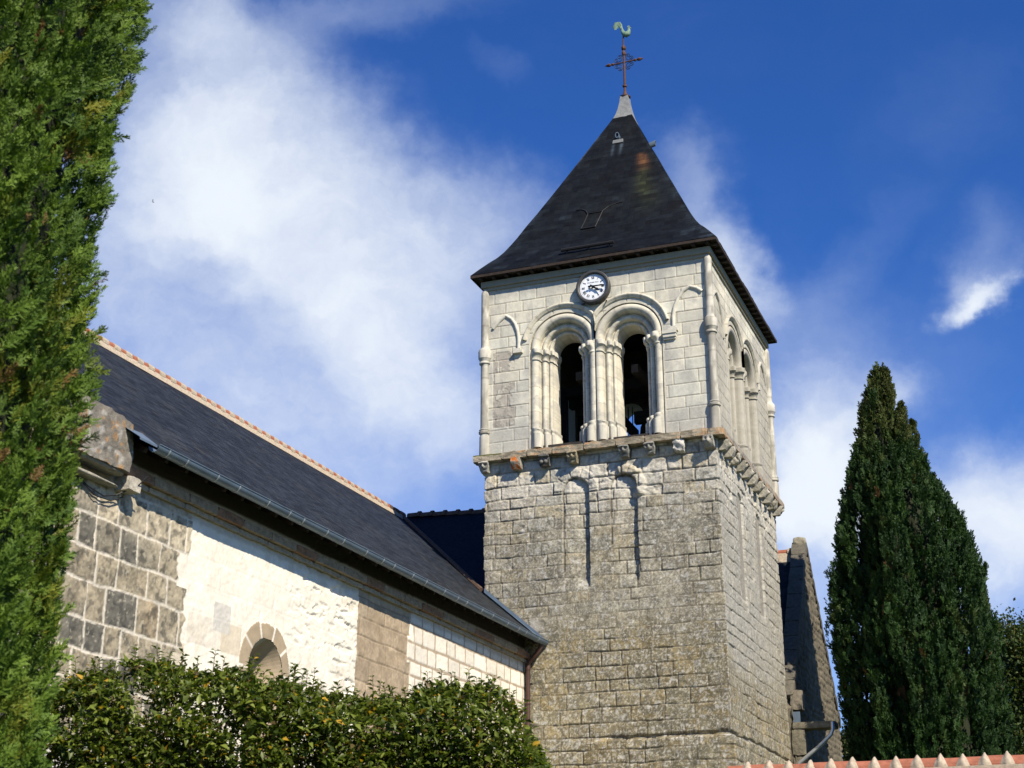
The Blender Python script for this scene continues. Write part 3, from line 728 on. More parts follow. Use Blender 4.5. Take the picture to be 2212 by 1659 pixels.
while x < .2:
    L = rnd.uniform(.75, 1.25); x2 = min(x + L, .27); x2 = .27 if .27 - x2 < .4 else x2
    moss = i == 0
    cf = strcol if not moss else (lambda P, Wd, C, nn: mix(C, np.array([.11, .12, .03]), (P[:, 2] > .5) * .95))
    rough_block(b, ((x + x2) / 2, -.09, 12.625 + rnd.uniform(-.015, .015)), (x2 - x - .004, .40 + rnd.uniform(-.02, .02), .205), i + 1, 13, .016, .035, (.40, .345, .25), None, cf)
    x = x2; i += 1
y = .08
while y < 8.1:
    L = rnd.uniform(.8, 1.3); y2 = min(y + L, 8.22); y2 = 8.22 if 8.22 - y2 < .4 else y2
    rough_block(b, (.10, (y + y2) / 2, 12.63), (.34, y2 - y - .004, .18), i + 1, 9, .012, .04, (.36, .34, .29), None, strcol)
    y = y2; i += 1
b.build('string_course', M_STONE, tower, True, 50)
M90 = Matrix.Rotation(math.radians(90), 4, 'Z')
def corbel(pos, face, kind, seed, label=None, col=(.42, .40, .34)):
    w, h, dp = (.30, .33, .40) if face == 'front' else (.24, .32, .36)
    b = MB()
    def shp(Q):
        Q = Q.copy(); x, y, z = Q[:, 0], Q[:, 1], Q[:, 2]; front = (y < -.2)
        Q[:, 1] = np.where(front & (z < .2), y + (.2 - z) * .42, y)                      # chamfered foot
        if kind == 'head':
            Q[:, 0] = x * (1 - .22 * np.clip(-z, 0, 1))
            f = np.exp(-(x / .22) ** 2) * np.exp(-((z - .0) / .38) ** 2) * .34            # nose
            f -= (np.exp(-((x - .42) / .2) ** 2) + np.exp(-((x + .42) / .2) ** 2)) * np.exp(-((z - .28) / .16) ** 2) * .34   # eyes
            f += np.exp(-((z - .62) / .14) ** 2) * .22                                    # brow
            f -= np.exp(-((z + .52) / .09) ** 2) * np.exp(-(x / .38) ** 2) * .3           # mouth
            Q[:, 1] -= np.where(y < -.5, f, 0)
        if kind == 'beast':
            f = np.exp(-((x) / .45) ** 2 - ((z + .15) / .4) ** 2) * .5 - (np.exp(-((x - .45) / .2) ** 2) + np.exp(-((x + .45) / .2) ** 2)) * np.exp(-((z - .45) / .22) ** 2) * .4
            Q[:, 1] -= np.where(y < -.4, f, 0)
        if kind == 'balls':
            Q[:, 1] += np.where((y < -.5) & (z < .55), .5, 0)
        return Q
    n = 17 if kind != 'balls' else 13
    cf = None
    if kind == 'orange': cf = lambda P, Wd, C, nn: mix(C, np.array([.60, .17, .03]), ss(.40, .5, nn) * (P[:, 1] < -.3))
    rough_block(b, (0, 0, 0), (w, dp, h), seed, n, .014 if kind != 'broken' else .05, .06, col, shp, cf)
    if kind == 'balls':
        for sx in (-.065, .065):
            o = len(b.v); nb = MB(); nb.lathe([(.06 * math.sin(t), -.06 * math.cos(t)) for t in np.linspace(.05, 3.1, 9)], (sx, -.14, -.06), 12, col); b.add(nb.v, nb.f, col)
    V = np.array(b.v)
    if face == 'right': V = np.stack([-V[:, 1], V[:, 0], V[:, 2]], -1)
    b.v = [tuple(p) for p in V + np.array(pos)]
    o = b.build('corbel', M_STONE, tower, True, 60)
    if label: o['label'] = label
for i, (x, k, lb, c) in enumerate(((-6.92, 'head', 'carved stone corbel head below the mossy end of the ledge', (.40, .38, .32)), (-5.91, 'orange', 'stone corbel with orange lichen', (.40, .36, .28)),
        (-5.05, 'balls', 'dark corbel carved with two balls', (.17, .165, .15)), (-4.18, 'head', 'brownish carved corbel head', (.34, .29, .19)), (-2.64, 'head', 'dark carved corbel face with straight brow', (.22, .215, .19)),
        (-1.88, 'head', 'grey hooded corbel face', (.27, .26, .225)), (-1.05, 'broken', 'broken white corbel stump', (.58, .55, .48)), (-.18, 'beast', 'beast head corbel at the corner', (.34, .32, .27)))):
    corbel((x, -.13 + (.06 if k == 'broken' else 0), 12.36), 'front', k, i + 3, lb, c)
for i, y in enumerate((.30, 1.0, 1.72, 2.45, 3.2, 3.95, 4.7, 5.42, 6.15, 6.9, 7.7)):
    corbel((.12, y, 12.36), 'right', ('beast', 'plain', 'broken', 'head', 'beast', 'plain', 'beast')[i % 7], i + 20, None, (.40, .375, .31) if i % 3 else (.33, .31, .25))

# ---- spire roof
PROF = [(1.0, 18.52), (.985, 18.60), (.94, 18.84), (.885, 19.12), (.84, 19.33), (.80, 19.57), (.76, 19.86), (.72, 20.17), (.66, 20.68), (.598, 21.17), (.458, 22.34), (.29, 23.77), (.085, 25.52)]
EX, EY = 3.868, 4.346
def roof():
    t = np.array([p[0] for p in PROF]); z = np.array([p[1] for p in PROF])
    L = np.concatenate([[0], np.cumsum(np.hypot(np.diff(t) * EY, np.diff(z)))])
    ns = 120; q = np.linspace(0, L[-1], ns); T = np.interp(q, L, t); Z = np.interp(q, L, z)
    Vs = []; Fs = []; Cs = []; Us = []; off = 0
    for side in range(4):
        nu = 110; a = np.linspace(-1, 1, nu)
        A_, I = np.meshgrid(a, np.arange(ns), indexing='ij')
        tt = T[I]; zz = Z[I]; hx = EX if side % 2 == 0 else EY; hy = EY if side % 2 == 0 else EX
        lx = A_ * tt * hx; ly = -tt * hy
        wob = .035 * (fbm(lx * .9 + side * 9, q[I] * .9, 101, 3) - .5) + .018 * (fbm(lx * 4, q[I] * 4, 102, 2) - .5)
        edge = (1 - np.abs(A_)) > .01
        zz = zz + wob * edge; ly = ly - wob * .8 * edge
        rot = side * math.pi / 2; cs, sn = round(math.cos(rot)), round(math.sin(rot))
        X = CX + lx * cs - ly * sn; Y = CY + lx * sn + ly * cs
        C = np.ones(X.shape + (3,))
        row = np.floor(q[I] / .2); cel = np.floor(lx / .42 + .5 * (row % 2)); ch = hsh(row, cel, side + 0 * row); C = C * (.62 + .62 * ch)[..., None]; C = mix(C, C * 1.9, ch > .94); hipm = ss(.86, .97, np.abs(A_) + .0 * lx); C = mix(C, C * np.array([3.0, 3.0, 2.9]), hipm * (hsh(np.round(q[I] * 4), I * 0 + side) > .3) * .7)
        C = mix(C, np.array([1.6, 1.5, 1.1]), ss(.5, .75, fbm(lx * .7, q[I] * .7, 103, 4)) * .4)
        if side == 0:
            x0, z0 = -2.607 + 3.5, 23.35
            dz = z0 - zz; wv = .12 + .10 * np.clip(dz, 0, 3); cx_ = x0 + .20 * dz + .05 * np.sin(dz * 3)
            st = np.exp(-((lx - cx_) / wv) ** 2) * ss(-.05, .1, dz) * ss(3.4, .6, dz) * (.30 + .75 * ch + .6 * fbm(lx * 6, zz * 2, 104, 4))
            C = mix(C, np.array([26, 8.5, 2.4]), np.clip(st * ss(1.15, .3, dz), 0, 1) * .95)
            C = mix(C, np.array([8.0, 6.6, 1.7]), np.clip(st * ss(.5, 1.3, dz), 0, 1) * .8)
            wz = 24.22 - zz; s2 = (np.exp(-((lx + .12) / .05) ** 2) + np.exp(-((lx - .16) / .05) ** 2) * 1.2) * ss(0, .05, wz) * ss(.95, .2, wz) * (.4 + fbm(lx * 12, zz * 2.5, 105, 3))
            C = mix(C, np.array([14, 14, 13.5]), np.clip(s2, 0, 1) * .6)
        Vs.append(np.stack([X, Y, zz], -1).reshape(-1, 3)); Fs.append(grid_faces(nu, ns) + off); off += nu * ns
        Cs.append(C.reshape(-1, 3)); Us.append(np.stack([lx + side * 3.3, q[I]], -1).reshape(-1, 2))
    return mk('spire_roof', np.vstack(Vs), np.vstack(Fs), M_SLATE, tower, np.vstack(Cs), True, np.vstack(Us))
spire = roof()
# eave boards: fascia and boarded soffit with rafter ends
b = MB(); x0, x1, y0, y1 = CX - EX, CX + EX, CY - EY, CY + EY
for (a, c) in (((x0 + .005, y0 + .005, 18.43), (x1 - .005, y0 + .045, 18.515)), ((x0 + .005, y1 - .045, 18.43), (x1 - .005, y1 - .005, 18.515)),
               ((x0 + .005, y0 + .047, 18.43), (x0 + .045, y1 - .047, 18.515)), ((x1 - .045, y0 + .047, 18.43), (x1 - .005, y1 - .047, 18.515))): b.box(a, c)
b.build('eave_fascia', M_WOOD, spire)
b = MB(); b.box((x0 + .05, y0 + .05, 18.46), (x1 - .05, y1 - .05, 18.50))
for y in np.arange(y0 + .3, y1 - .2, .42): b.box((-.02, y - .05, 18.375), (x1 - .06, y + .05, 18.458))
for x in np.arange(x0 + .3, x1 - .2, .42): b.box((x - .05, y0 + .06, 18.375), (x + .05, .02, 18.458))
b.build('eave_soffit', M_WOOD, spire)
# lead cap
b = MB()
cap = [(.089, 25.47), (.087, 25.50), (.070, 25.68), (.054, 25.92), (.042, 26.18), (.036, 26.42), (.036, 26.44)]
vs = []
for (t, z) in cap: vs += [(CX - EX * t, CY - EY * t, z), (CX + EX * t, CY - EY * t, z), (CX + EX * t, CY + EY * t, z), (CX - EX * t, CY + EY * t, z)]
fs = [(4 * i + k, 4 * i + (k + 1) % 4, 4 * i + 4 + (k + 1) % 4, 4 * i + 4 + k) for i in range(len(cap) - 1) for k in range(4)] + [(24, 25, 26, 27)]
b.add(vs, fs); b.build('lead_cap', M_LEAD, tower)
def roof_pt(x, z, lift=0.0):
    tt = np.interp(z, [p[1] for p in PROF], [p[0] for p in PROF]); tt2 = np.interp(z + .05, [p[1] for p in PROF], [p[0] for p in PROF])
    dy = (tt - tt2) * EY; L = math.hypot(dy, .05); ny, nz_ = -.05 / L, dy / L
    return Vector((x, CY - tt * EY + ny * lift, z + nz_ * lift))
# roof hatch outline, snow bar, little vents
b = MB()
b.tube([roof_pt(x, z, .02) for x, z in ((-4.42, 21.02), (-4.25, 21.0), (-4.10, 20.90), (-4.0, 20.72), (-4.05, 20.4), (-4.12, 20.06))], .022, 5)
b.tube([roof_pt(x, z, .02) for x, z in ((-4.12, 20.06), (-3.66, 20.06))], .03, 5)
b.tube([roof_pt(x, z, .02) for x, z in ((-4.0, 20.74), (-3.52, 20.74))], .02, 5)
b.tube([roof_pt(x, z, .02) for x, z in ((-3.66, 20.06), (-3.57, 20.5), (-3.52, 20.76), (-3.35, 20.92), (-3.1, 21.02), (-2.9, 21.05))], .014, 5)
b.build('roof_hatch', M_IRON, spire)
b = MB(); b.tube([roof_pt(-4.47, 18.92, .12), roof_pt(-2.80, 18.92, .12)], .055, 8)
for x in (-4.3, -3.6, -2.95): b.bar(roof_pt(x, 18.86, 0), roof_pt(x, 19.0, .14), .03, .03)
b.build('snow_rail', M_IRON, spire)
def vent(p, out):
    o = Vector(out).normalized(); s_ = o.cross(Vector((0, 0, 1))).normalized()
    b = MB(); p = Vector(p)
    ring = [(math.cos(a) * .062, math.sin(a) * .095) for a in np.linspace(0, 2 * math.pi, 15)[:-1]]
    vs = [p + s_ * a * 1.15 + Vector((0, 0, c * 1.15)) - o * .28 for a, c in ring] + [p + s_ * a * 1.15 + Vector((0, 0, c * 1.15)) + o * .10 for a, c in ring] + [p + s_ * a * .85 + Vector((0, 0, c * .85)) + o * .10 for a, c in ring] + [p + s_ * a * .8 + Vector((0, 0, c * .8)) - o * .2 for a, c in ring]
    n = 14; fs = [(r * n + k, r * n + (k + 1) % n, (r + 1) * n + (k + 1) % n, (r + 1) * n + k) for r in range(3) for k in range(n)]
    b.add(vs, fs); v = b.build('roof_vent', M_ZINC, spire)
    b = MB(); b.add([p + s_ * a * .78 + Vector((0, 0, c * .78)) + o * .06 for a, c in ring], [tuple(range(14))]); b.build('vent_opening', M_INK, v)
vent(roof_pt(-3.50, 24.36, .05), (0, -1, .25)); 
tt = np.interp(24.2, [p[1] for p in PROF], [p[0] for p in PROF]); vent((CX + tt * EX + .06, CY - .25, 24.3), (1, 0, .25))
b = MB(); b.add([roof_pt(x, z, .03) for x, z in ((-3.66, 24.13), (-3.29, 24.13), (-3.31, 24.24), (-3.64, 24.24))], [(0, 1, 2, 3)])
b.prism([(-3.66, 24.10), (-3.29, 24.10), (-3.31, 24.22), (-3.64, 24.22)], 'y', roof_pt(0, 24.13, .025)[1], roof_pt(0, 24.13, .045)[1]); b.build('vent_apron', M_LEAD, spire)

# ------------------------------------------------------------------ cross with weathercock
cr = thing('weathercock_cross', (CX, CY, 26.44), 'rusty wrought iron cross with a green copper weathercock on the tip of the slate roof', 'weathervane')
b = MB(); b.lathe([(.19, 26.44), (.20, 26.47), (.12, 26.50), (.075, 26.58), (.042, 26.72), (.038, 26.86), (.075, 26.88), (.075, 26.94), (.04, 26.96), (.038, 28.0), (.024, 28.52), (.024, 28.9)], (CX, CY, 0), 10); b.build('pole', M_RUST, cr, True)
zc = 27.86
b = MB()
for (z0, r) in ((28.22, .075), (28.44, .085)): b.lathe([(.03, z0 - .11), (r, z0 - .05), (r, z0 + .02), (.03, z0 + .12)], (CX, CY, 0), 6)
b.build('pole_knop', M_RUST, cr)
b = MB(); b.tube([(CX - .52, CY, zc), (CX + .52, CY, zc)], .024, 6); b.build('crossbar', M_RUST, cr)
for sg in (-1, 1):
    b = MB(); Mx = Matrix.Rotation(math.radians(90), 4, 'Y') if sg > 0 else Matrix.Rotation(math.radians(-90), 4, 'Y')
    b.lathe([(.02, .34), (.048, .38), (.05, .42), (.02, .46), (.045, .49), (.06, .53), (.055, .58), (.005, .70)], (CX, CY, zc), 6, None, Mx); b.build('arrow_tip', M_RUST, cr)
for sx in (-1, 1):
    for sz in (-1, 1):
        b = MB()
        # one C-scroll in each quarter, curled at both ends
        pts = []
        for t in np.linspace(0, 1, 14): pts.append((.055 + .20 * t ** 1.3, .0 + .26 - .0 * t))
        c1 = (.13, .235); c2 = (.235, .13)
        def spiral(c, a0, a1, r0, r1, n): return [(c[0] + (r0 + (r1 - r0) * i / n) * math.cos(a0 + (a1 - a0) * i / n), c[1] + (r0 + (r1 - r0) * i / n) * math.sin(a0 + (a1 - a0) * i / n)) for i in range(n + 1)]
        s1 = spiral(c1, math.pi, math.pi - 2.7 * math.pi, .085, .02, 26); s2 = spiral(c2, -math.pi / 2, -math.pi / 2 + 2.7 * math.pi, .085, .02, 26)
        mid = [(.045, .235), (.05, .12), (.12, .05), (.235, .045)]
        path = s1[::-1] + [(.05, .17), (.075, .10), (.10, .075), (.17, .05)] + s2
        b.tube([(CX + sx * (p[0] + .02), CY, zc + sz * (p[1] + .0)) for p in path], .0125, 5); b.build('scroll', M_IRON, cr)
def rooster():
    # one continuous loft: tail tip -> tail -> body -> neck -> head -> beak, in the X-Z plane
    st = [(-.27, 29.24, .010, .03), (-.285, 29.36, .013, .09), (-.23, 29.46, .016, .11), (-.15, 29.45, .018, .095), (-.095, 29.37, .02, .07), (-.065, 29.27, .024, .05), (-.035, 29.17, .04, .05), (.00, 29.07, .07, .075),
          (.05, 28.99, .095, .095), (.11, 28.96, .105, .11), (.17, 28.99, .09, .10), (.205, 29.06, .06, .075), (.205, 29.14, .045, .055), (.20, 29.20, .038, .05), (.235, 29.215, .03, .038), (.27, 29.19, .015, .018), (.305, 29.165, .004, .005)]
    n = 12; vs = []; m = len(st)
    for i, (x, z, ry, rr) in enumerate(st):
        a = st[max(i - 1, 0)]; c = st[min(i + 1, m - 1)]; tx, tz = c[0] - a[0], c[1] - a[1]; L = math.hypot(tx, tz); nx, nz_ = -tz / L, tx / L
        for k in range(n):
            an = 2 * math.pi * k / n
            vs.append((CX + x + nx * rr * math.cos(an), CY + ry * math.sin(an), z + nz_ * rr * math.cos(an)))
    fs = [(i * n + k, i * n + (k + 1) % n, (i + 1) * n + (k + 1) % n, (i + 1) * n + k) for i in range(m - 1) for k in range(n)] + [tuple(range(n))[::-1], tuple((m - 1) * n + k for k in range(n))]
    b = MB(); b.add(vs, fs); o = b.build('weathercock', M_VERD, cr, True, 70)
    b = MB(); b.prism([(CX + x, z) for x, z in ((.165, 29.24), (.155, 29.30), (.185, 29.285), (.20, 29.315), (.22, 29.285), (.245, 29.29), (.235, 29.24))], 'y', CY - .008, CY + .008); b.build('comb', M_VERD, o)
    b = MB(); b.prism([(CX + x, z) for x, z in ((.235, 29.19), (.25, 29.12), (.225, 29.10), (.205, 29.16))], 'y', CY - .012, CY + .012); b.build('wattle', M_VERD, o)
    b = MB()
    for (dx, dz) in ((-.31, 29.24), (-.265, 29.26), (-.225, 29.28), (-.19, 29.27)): b.prism([(CX + dx - .02, dz + .10), (CX + dx + .03, dz + .12), (CX + dx + .005, dz)], 'y', CY - .01, CY + .01)
    b.build('tail_feather', M_VERD, o)
rooster()

# ------------------------------------------------------------------ clock
CKX, CKZ = -3.47, 17.60
ck = thing('tower_clock', (CKX, -.03, CKZ), 'round white roman numeral clock at quarter past four, above the belfry arches', 'clock')
MY = Matrix.Rotation(math.radians(90), 4, 'X')
b = MB(); b.lathe([(.50, -.05), (.525, .10), (.53, .17), (.525, .215), (.50, .235), (.455, .235), (.425, .215), (.415, .17), (.41, .12)], (CKX, 0, CKZ), 56, None, MY); b.build('clock_case', M_RIM, ck, True, 30)
b = MB(); b.lathe([(.40, .10), (.417, .165), (.001, .166)], (CKX, 0, CKZ), 56, None, MY); dial = b.build('dial', M_DIAL, ck)
YD = -.168
def numeral(txt, hour):
    b = MB(); an = math.radians(90 - 30 * hour); hgt = .085; r = .305; sp = .021; th = .006
    cw = {'I': .016, 'V': .040, 'X': .040}; wtot = sum(cw[c] + .008 for c in txt) - .008; x = -wtot / 2
    def pt(p):   # local x to the right, y outward from the centre
        ca, sa = math.cos(an - math.pi / 2), math.sin(an - math.pi / 2)
        X = p[0] * ca - (p[1] + r) * sa; Z = p[0] * sa + (p[1] + r) * ca
        return X + CKX, Z + CKZ
    def stroke(a, c, w):
        dx, dy = c[0] - a[0], c[1] - a[1]; L = math.hypot(dx, dy); nx, ny = -dy / L * w / 2, dx / L * w / 2
        poly = [pt((a[0] + nx, a[1] + ny)), pt((c[0] + nx, c[1] + ny)), pt((c[0] - nx, c[1] - ny)), pt((a[0] - nx, a[1] - ny))]
        b.prism(poly, 'y', YD - .003, YD)
    h2 = hgt / 2
    for c in txt:
        w = cw[c]
        if c == 'I': stroke((x + w / 2, -h2), (x + w / 2, h2), .014)
        if c == 'V': stroke((x + .004, h2), (x + w / 2, -h2), .014); stroke((x + w - .003, h2), (x + w / 2, -h2), .007)
        if c == 'X': stroke((x + .004, h2), (x + w - .004, -h2), .014); stroke((x + w - .003, h2), (x + .003, -h2), .007)
        x += w + .008
    b.build('numeral', M_INK, dial)
for i, t_ in enumerate(('I', 'II', 'III', 'IIII', 'V', 'VI', 'VII', 'VIII', 'IX', 'X', 'XI', 'XII')): numeral(t_, i + 1)
b = MB()
for m_ in range(60):
    an = math.radians(6 * m_); rr_ = .382; w = .0125 if m_ % 5 == 0 else .006; l = .02 if m_ % 5 == 0 else .010
    ca, sa = math.cos(an), math.sin(an)
    b.prism([(CKX + (rr_ + a) * ca - c * sa, CKZ + (rr_ + a) * sa + c * ca) for a, c in ((-l / 2, -w / 2), (l / 2, -w / 2), (l / 2, w / 2), (-l / 2, w / 2))], 'y', YD - .003, YD)
b.build('minute_track', M_INK, dial)
def hand(name, ang, pts):
    b = MB(); an = math.radians(90 - ang); ca, sa = math.cos(an), math.sin(an)
    poly = pts + [(a, -c) for a, c in pts[::-1]]
    b.prism([(CKX + a * ca - c * sa, CKZ + a * sa + c * ca) for a, c in poly], 'y', YD - (.075 if name == 'minute_hand' else .055), YD - (.065 if name == 'minute_hand' else .045))
    b.build(name, M_INK, ck)
hand('minute_hand', 90, [(-.14, .012), (-.12, .03), (-.07, .03), (-.05, .014), (.0, .024), (.20, .018), (.26, .026), (.37, .010)])
hand('hour_hand', 126, [(-.10, .01), (-.08, .03), (-.04, .022), (.0, .028), (.12, .026), (.17, .04), (.27, .004)])
b = MB(); b.lathe([(.032, .166), (.032, .25), (.0, .255)], (CKX, 0, CKZ), 12, None, MY); b.build('hand_boss', M_INK, ck)
for x in (-.33, .36):
    b = MB(); b.tube([(CKX + x, .02, CKZ - .42), (CKX + x * 1.12, -.16, CKZ - .50)], .024, 6)
    b.build('bracket', M_RIM, ck)
tx = bpy.data.curves.new('dial_text', 'FONT'); tx.body = 'FOURNIER MILLE'; tx.size = .047; tx.align_x = 'CENTER'; tx.extrude = .001
to = bpy.data.objects.new('dial_text_curve', tx); COL.objects.link(to)
dg = bpy.context.evaluated_depsgraph_get(); me = bpy.data.meshes.new_from_object(to.evaluated_get(dg)); bpy.data.objects.remove(to)
me.transform(Matrix.Translation((CKX, YD - .002, CKZ + .14)) @ Matrix.Rotation(math.radians(90), 4, 'X')); me.materials.clear()
link('maker_lettering', me, simple('grey_lettering', (.16, .16, .17), .5, var=.1), dial)

# ------------------------------------------------------------------ nave
XW = -5.75; XG, ZG = -5.16, 7.1665; XR, ZR = -11.76, 12.479; YR = 4.386
SL = (ZR - ZG) / (XG - XR)
nave = thing('church_nave', (-9, -10, gz), 'long church nave with dark slate roof, white limewashed wall and a grey stone corner', 'church')
def nave_wall():
    u = np.arange(-22.5, .02, .022); v = np.arange(2.3, 7.58, .022)
    U, V = np.meshgrid(u, v, indexing='ij')
    n1 = fbm(U * 1.1, V * 1.1, 201, 4); n2 = fbm(U * 6, V * 6, 202, 4); n3 = fbm(U * 22, V * 22, 203, 3)
    # zone A: grey quoin stones with broad white joints
    dA, a1, a2, a3 = masonry(U, V, (.46, .62), (.42, .88), 31, warp=.022)
    stA = ss(.004, .034, dA + .05 * (n2 - .5) + .02 * (n3 - .5))
    tone = np.where(a1 > .55, 1.0, 0.0)
    cA = mix(np.array([.31, .265, .185]), np.array([.13, .122, .10]), ss(.3, .8, a2 + .3 * (n1 - .5)) * ss(-17.3, -18.5, U + .6 * (a3 - .5)))
    cA = mix(cA, np.array([.34, .23, .12]), ((a3 > .80) * ss(-18.4, -17.2, U)) * .8)
    cA = mix(cA, np.array([.34, .295, .21]), ss(-18.6, -17.0, U) * .5); cA = mix(cA, np.array([.46, .40, .29]), ss(5.5, 6.0, V + (U + 18) * .12) * .85)
    cA = cA * 1.0 * (.45 + 1.1 * n2)[..., None] * (.7 + .6 * n3)[..., None]; cA = mix(cA, np.array([.05, .05, .045]), ss(.52, .66, fbm(U * 9, V * 9, 207, 4)) * .6)
    cA = mix(cA, np.array([.40, .37, .28]), ss(.68, .76, fbm(U * 17, V * 17, 204, 3)) * .6)
    cA = mix(cA, np.array([.64, .585, .48]) * (.75 + .5 * n2)[..., None], 1 - stA)
    hA = .012 * stA * (a1 + .2) + .026 * (n2 - .5) * stA + .02 * (n3 - .5)
    # zone B: whitewash over nearly flush stones
    dB, b1, b2, b3 = masonry(U, V, (.42, .62), (.6, 1.3), 32, warp=.012)
    cB = np.array([.79, .735, .615]) * (.93 + .10 * n1)[..., None] * (.88 + .24 * n2)[..., None]; cB = mix(cB, np.array([.55, .47, .34]), ss(.60, .72, fbm(U * 2.2, V * 1.1, 209, 5)) * .3)
    cB = mix(cB, np.array([.52, .475, .39]), (b1 > .70) * .38 * ss(0, .04, dB) * ss(6.1, 4.9, V))
    cB = mix(cB, np.array([.52, .42, .27]), ((b1 > .84) & (U < -14.6)) * .45 * ss(0, .04, dB))
    cB = mix(cB, np.array([.50, .485, .44]), ((np.abs(U + 15.6) < .28) & (np.abs(V - 4.93) < .26)) * .75)
    pit = .6 * ss(.60, .74, fbm(U * 4.2, V * 7, 205, 5)) * ss(-13.6, -11.4, U + n1); cB = mix(cB, np.array([.56, .50, .40]), pit * .3)
    hB = .004 * ss(0, .03, dB) - .035 * pit + .014 * (n2 - .5) + .02 * (n3 - .5) * .5 + .03 * (n1 - .5) - .03 * ss(.62, .70, fbm(U * 2.0 + 7, V * 6, 206, 4)) * ss(-14, -12, U)
    # zone C: bare brown stones
    dC, c1, c2, c3 = masonry(U, V, (.40, .62), (.5, 1.1), 33, warp=.014); stC = ss(0, .022, dC + .012 * (n2 - .5))
    cC = np.array([.42, .33, .225]) * (.78 + .32 * c1)[..., None] * (.75 + .5 * n2)[..., None]; cC = mix(cC, np.array([.30, .25, .18]), ss(.45, .6, n1) * .6)
    cC = mix(cC, np.array([.17, .135, .09]), (1 - stC) * .7); cC = cC * (.75 + .5 * n3)[..., None]; cC = mix(cC, np.array([.26, .20, .13]), ss(.5, .64, fbm(U * 3, V * 3, 208, 5)) * .5); hC = .0 * stC - .02 * (1 - stC) + .02 * (n2 - .5) - .01
    # zone D: small white blocks in beige mortar
    dD, d1, d2, d3 = masonry(U, V, (.34, .42), (.44, .86), 34, warp=.012); stD = ss(.014, .05, dD + .03 * (n2 - .5))
    cD = np.array([.77, .715, .60]) * (.82 + .24 * d1)[..., None]; cD = mix(cD, np.array([.36, .28, .195]) * (.9 + .2 * n2)[..., None], (1 - stD) * .95); hD = .010 * stD + .014 * (n2 - .5) + .008 * (n3 - .5)
    e1 = -16.98 + .14 * np.where(hsh(np.floor(V / .58), 5 + 0 * V) > .5, 1, -1) + .22 * (n2 - .5); wA = ss(e1 + .02, e1 - .02, U)
    e2 = -10.2 + .08 * (n1 - .5) + .05 * (n2 - .5); e3 = -7.62 + .10 * (hsh(np.floor(V / .6), 9 + 0 * V) - .5) * 2 + .05 * (n2 - .5)
    wC = ss(e2 - .02, e2 + .02, U) * ss(e3 + .02, e3 - .02, U); wD = ss(e3 - .02, e3 + .02, U)
    C = mix(mix(mix(cB, cA, wA), cC, wC), cD, wD)
    h = hB * (1 - np.maximum.reduce([wA, wC, wD])) + hA * wA + hC * wC + hD * wD
    # lower rows of D keep narrower dressed joints near the tower
    # window voussoirs
    c0, zc0, R0, R1 = -13.98, 4.20, .63, .92
    rr = np.where(V > zc0, np.sqrt((U - c0) ** 2 + (V - zc0) ** 2), np.abs(U - c0)); an = np.arctan2(V - zc0, U - c0)
    ph = an / math.pi * 5; j = np.abs(ph - np.round(ph)) * math.pi / 5 * rr
    vo = ((rr > R0) & (rr < R1 + .05 * np.where(hsh(np.floor(ph), 3 + 0 * ph) > .5, 1, 0)) & (V > zc0 - .3)) * 1.0
    C = mix(C, np.array([.36, .285, .19]) * (.8 + .4 * n2)[..., None], vo * ss(.02, .035, j)); h = np.where(vo > 0, .012, h)
    keep = ~(rr[:-1, :-1] < R0 - .004)
    # stone cornice zone just below the roof keeps its brown colour; above it eave shade is painted near-black
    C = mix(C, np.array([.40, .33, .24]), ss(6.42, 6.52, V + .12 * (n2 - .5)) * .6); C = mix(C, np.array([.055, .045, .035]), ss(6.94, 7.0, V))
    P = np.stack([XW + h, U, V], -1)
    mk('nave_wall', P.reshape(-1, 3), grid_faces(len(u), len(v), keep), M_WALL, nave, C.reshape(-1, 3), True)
    b = MB(); b.box((-17.6, -22.4, gz), (XW - .62, 0, 7.55), (.6, .56, .5)); b.box((XW - .61, -22.4, 6.3), (XW - .06, -.02, 7.55), (.05, .04, .03)); b.box((XW - .615, -22.4, gz), (XW - .03, -.1, 2.35), (.6, .56, .5)); b.build('nave_core', M_WALL, nave)  # middle box under the eave coloured near-black as painted shade
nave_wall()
# window reveal and glass
win = MB(); c0, zc0 = -13.98, 4.20
def outl(R): return [(c0 - R, 2.4)] + [(c0 - R * math.cos(math.pi * i / 24), zc0 + R * math.sin(math.pi * i / 24) * 1.0) for i in range(25)] + [(c0 + R, 2.4)]
A1, A2 = outl(.63), outl(.36)
for i in range(len(A1) - 1):
    win.add([(XW + .006, *A1[i]), (XW + .006, *A1[i + 1]), (XW - .48, *A2[i + 1]), (XW - .48, *A2[i])], [(0, 1, 2, 3)], (.40, .32, .22) if i > 12 else (.45, .42, .36))  # light painted into the reveal: lit side brown, shaded side grey
wn = win.build('window_surround', M_WALL, nave)
b = MB(); b.prism([(p[0], p[1]) for p in A2], 'x', XW - .52, XW - .485); b.build('window_glass', M_GLASS, wn)
# cornice
b = MB(); y = -19.1; i = 0
while y < -.05:
    L = rnd.uniform(.7, 1.3); y2 = min(y + L, -.03)
    rough_block(b, (XW + .04, (y + y2) / 2, 6.77), (.27, y2 - y - .006, .17), i + 60, 9, .014, .05, (.36, .28, .19) if i % 3 else (.30, .18, .11))
    rough_block(b, (XW + .00, (y + y2) / 2, 6.63), (.16, y2 - y - .006, .10), i + 120, 9, .014, .05, (.40, .33, .23))
    y = y2; i += 1
b.build('eave_cornice', M_STONE, nave, True, 50)
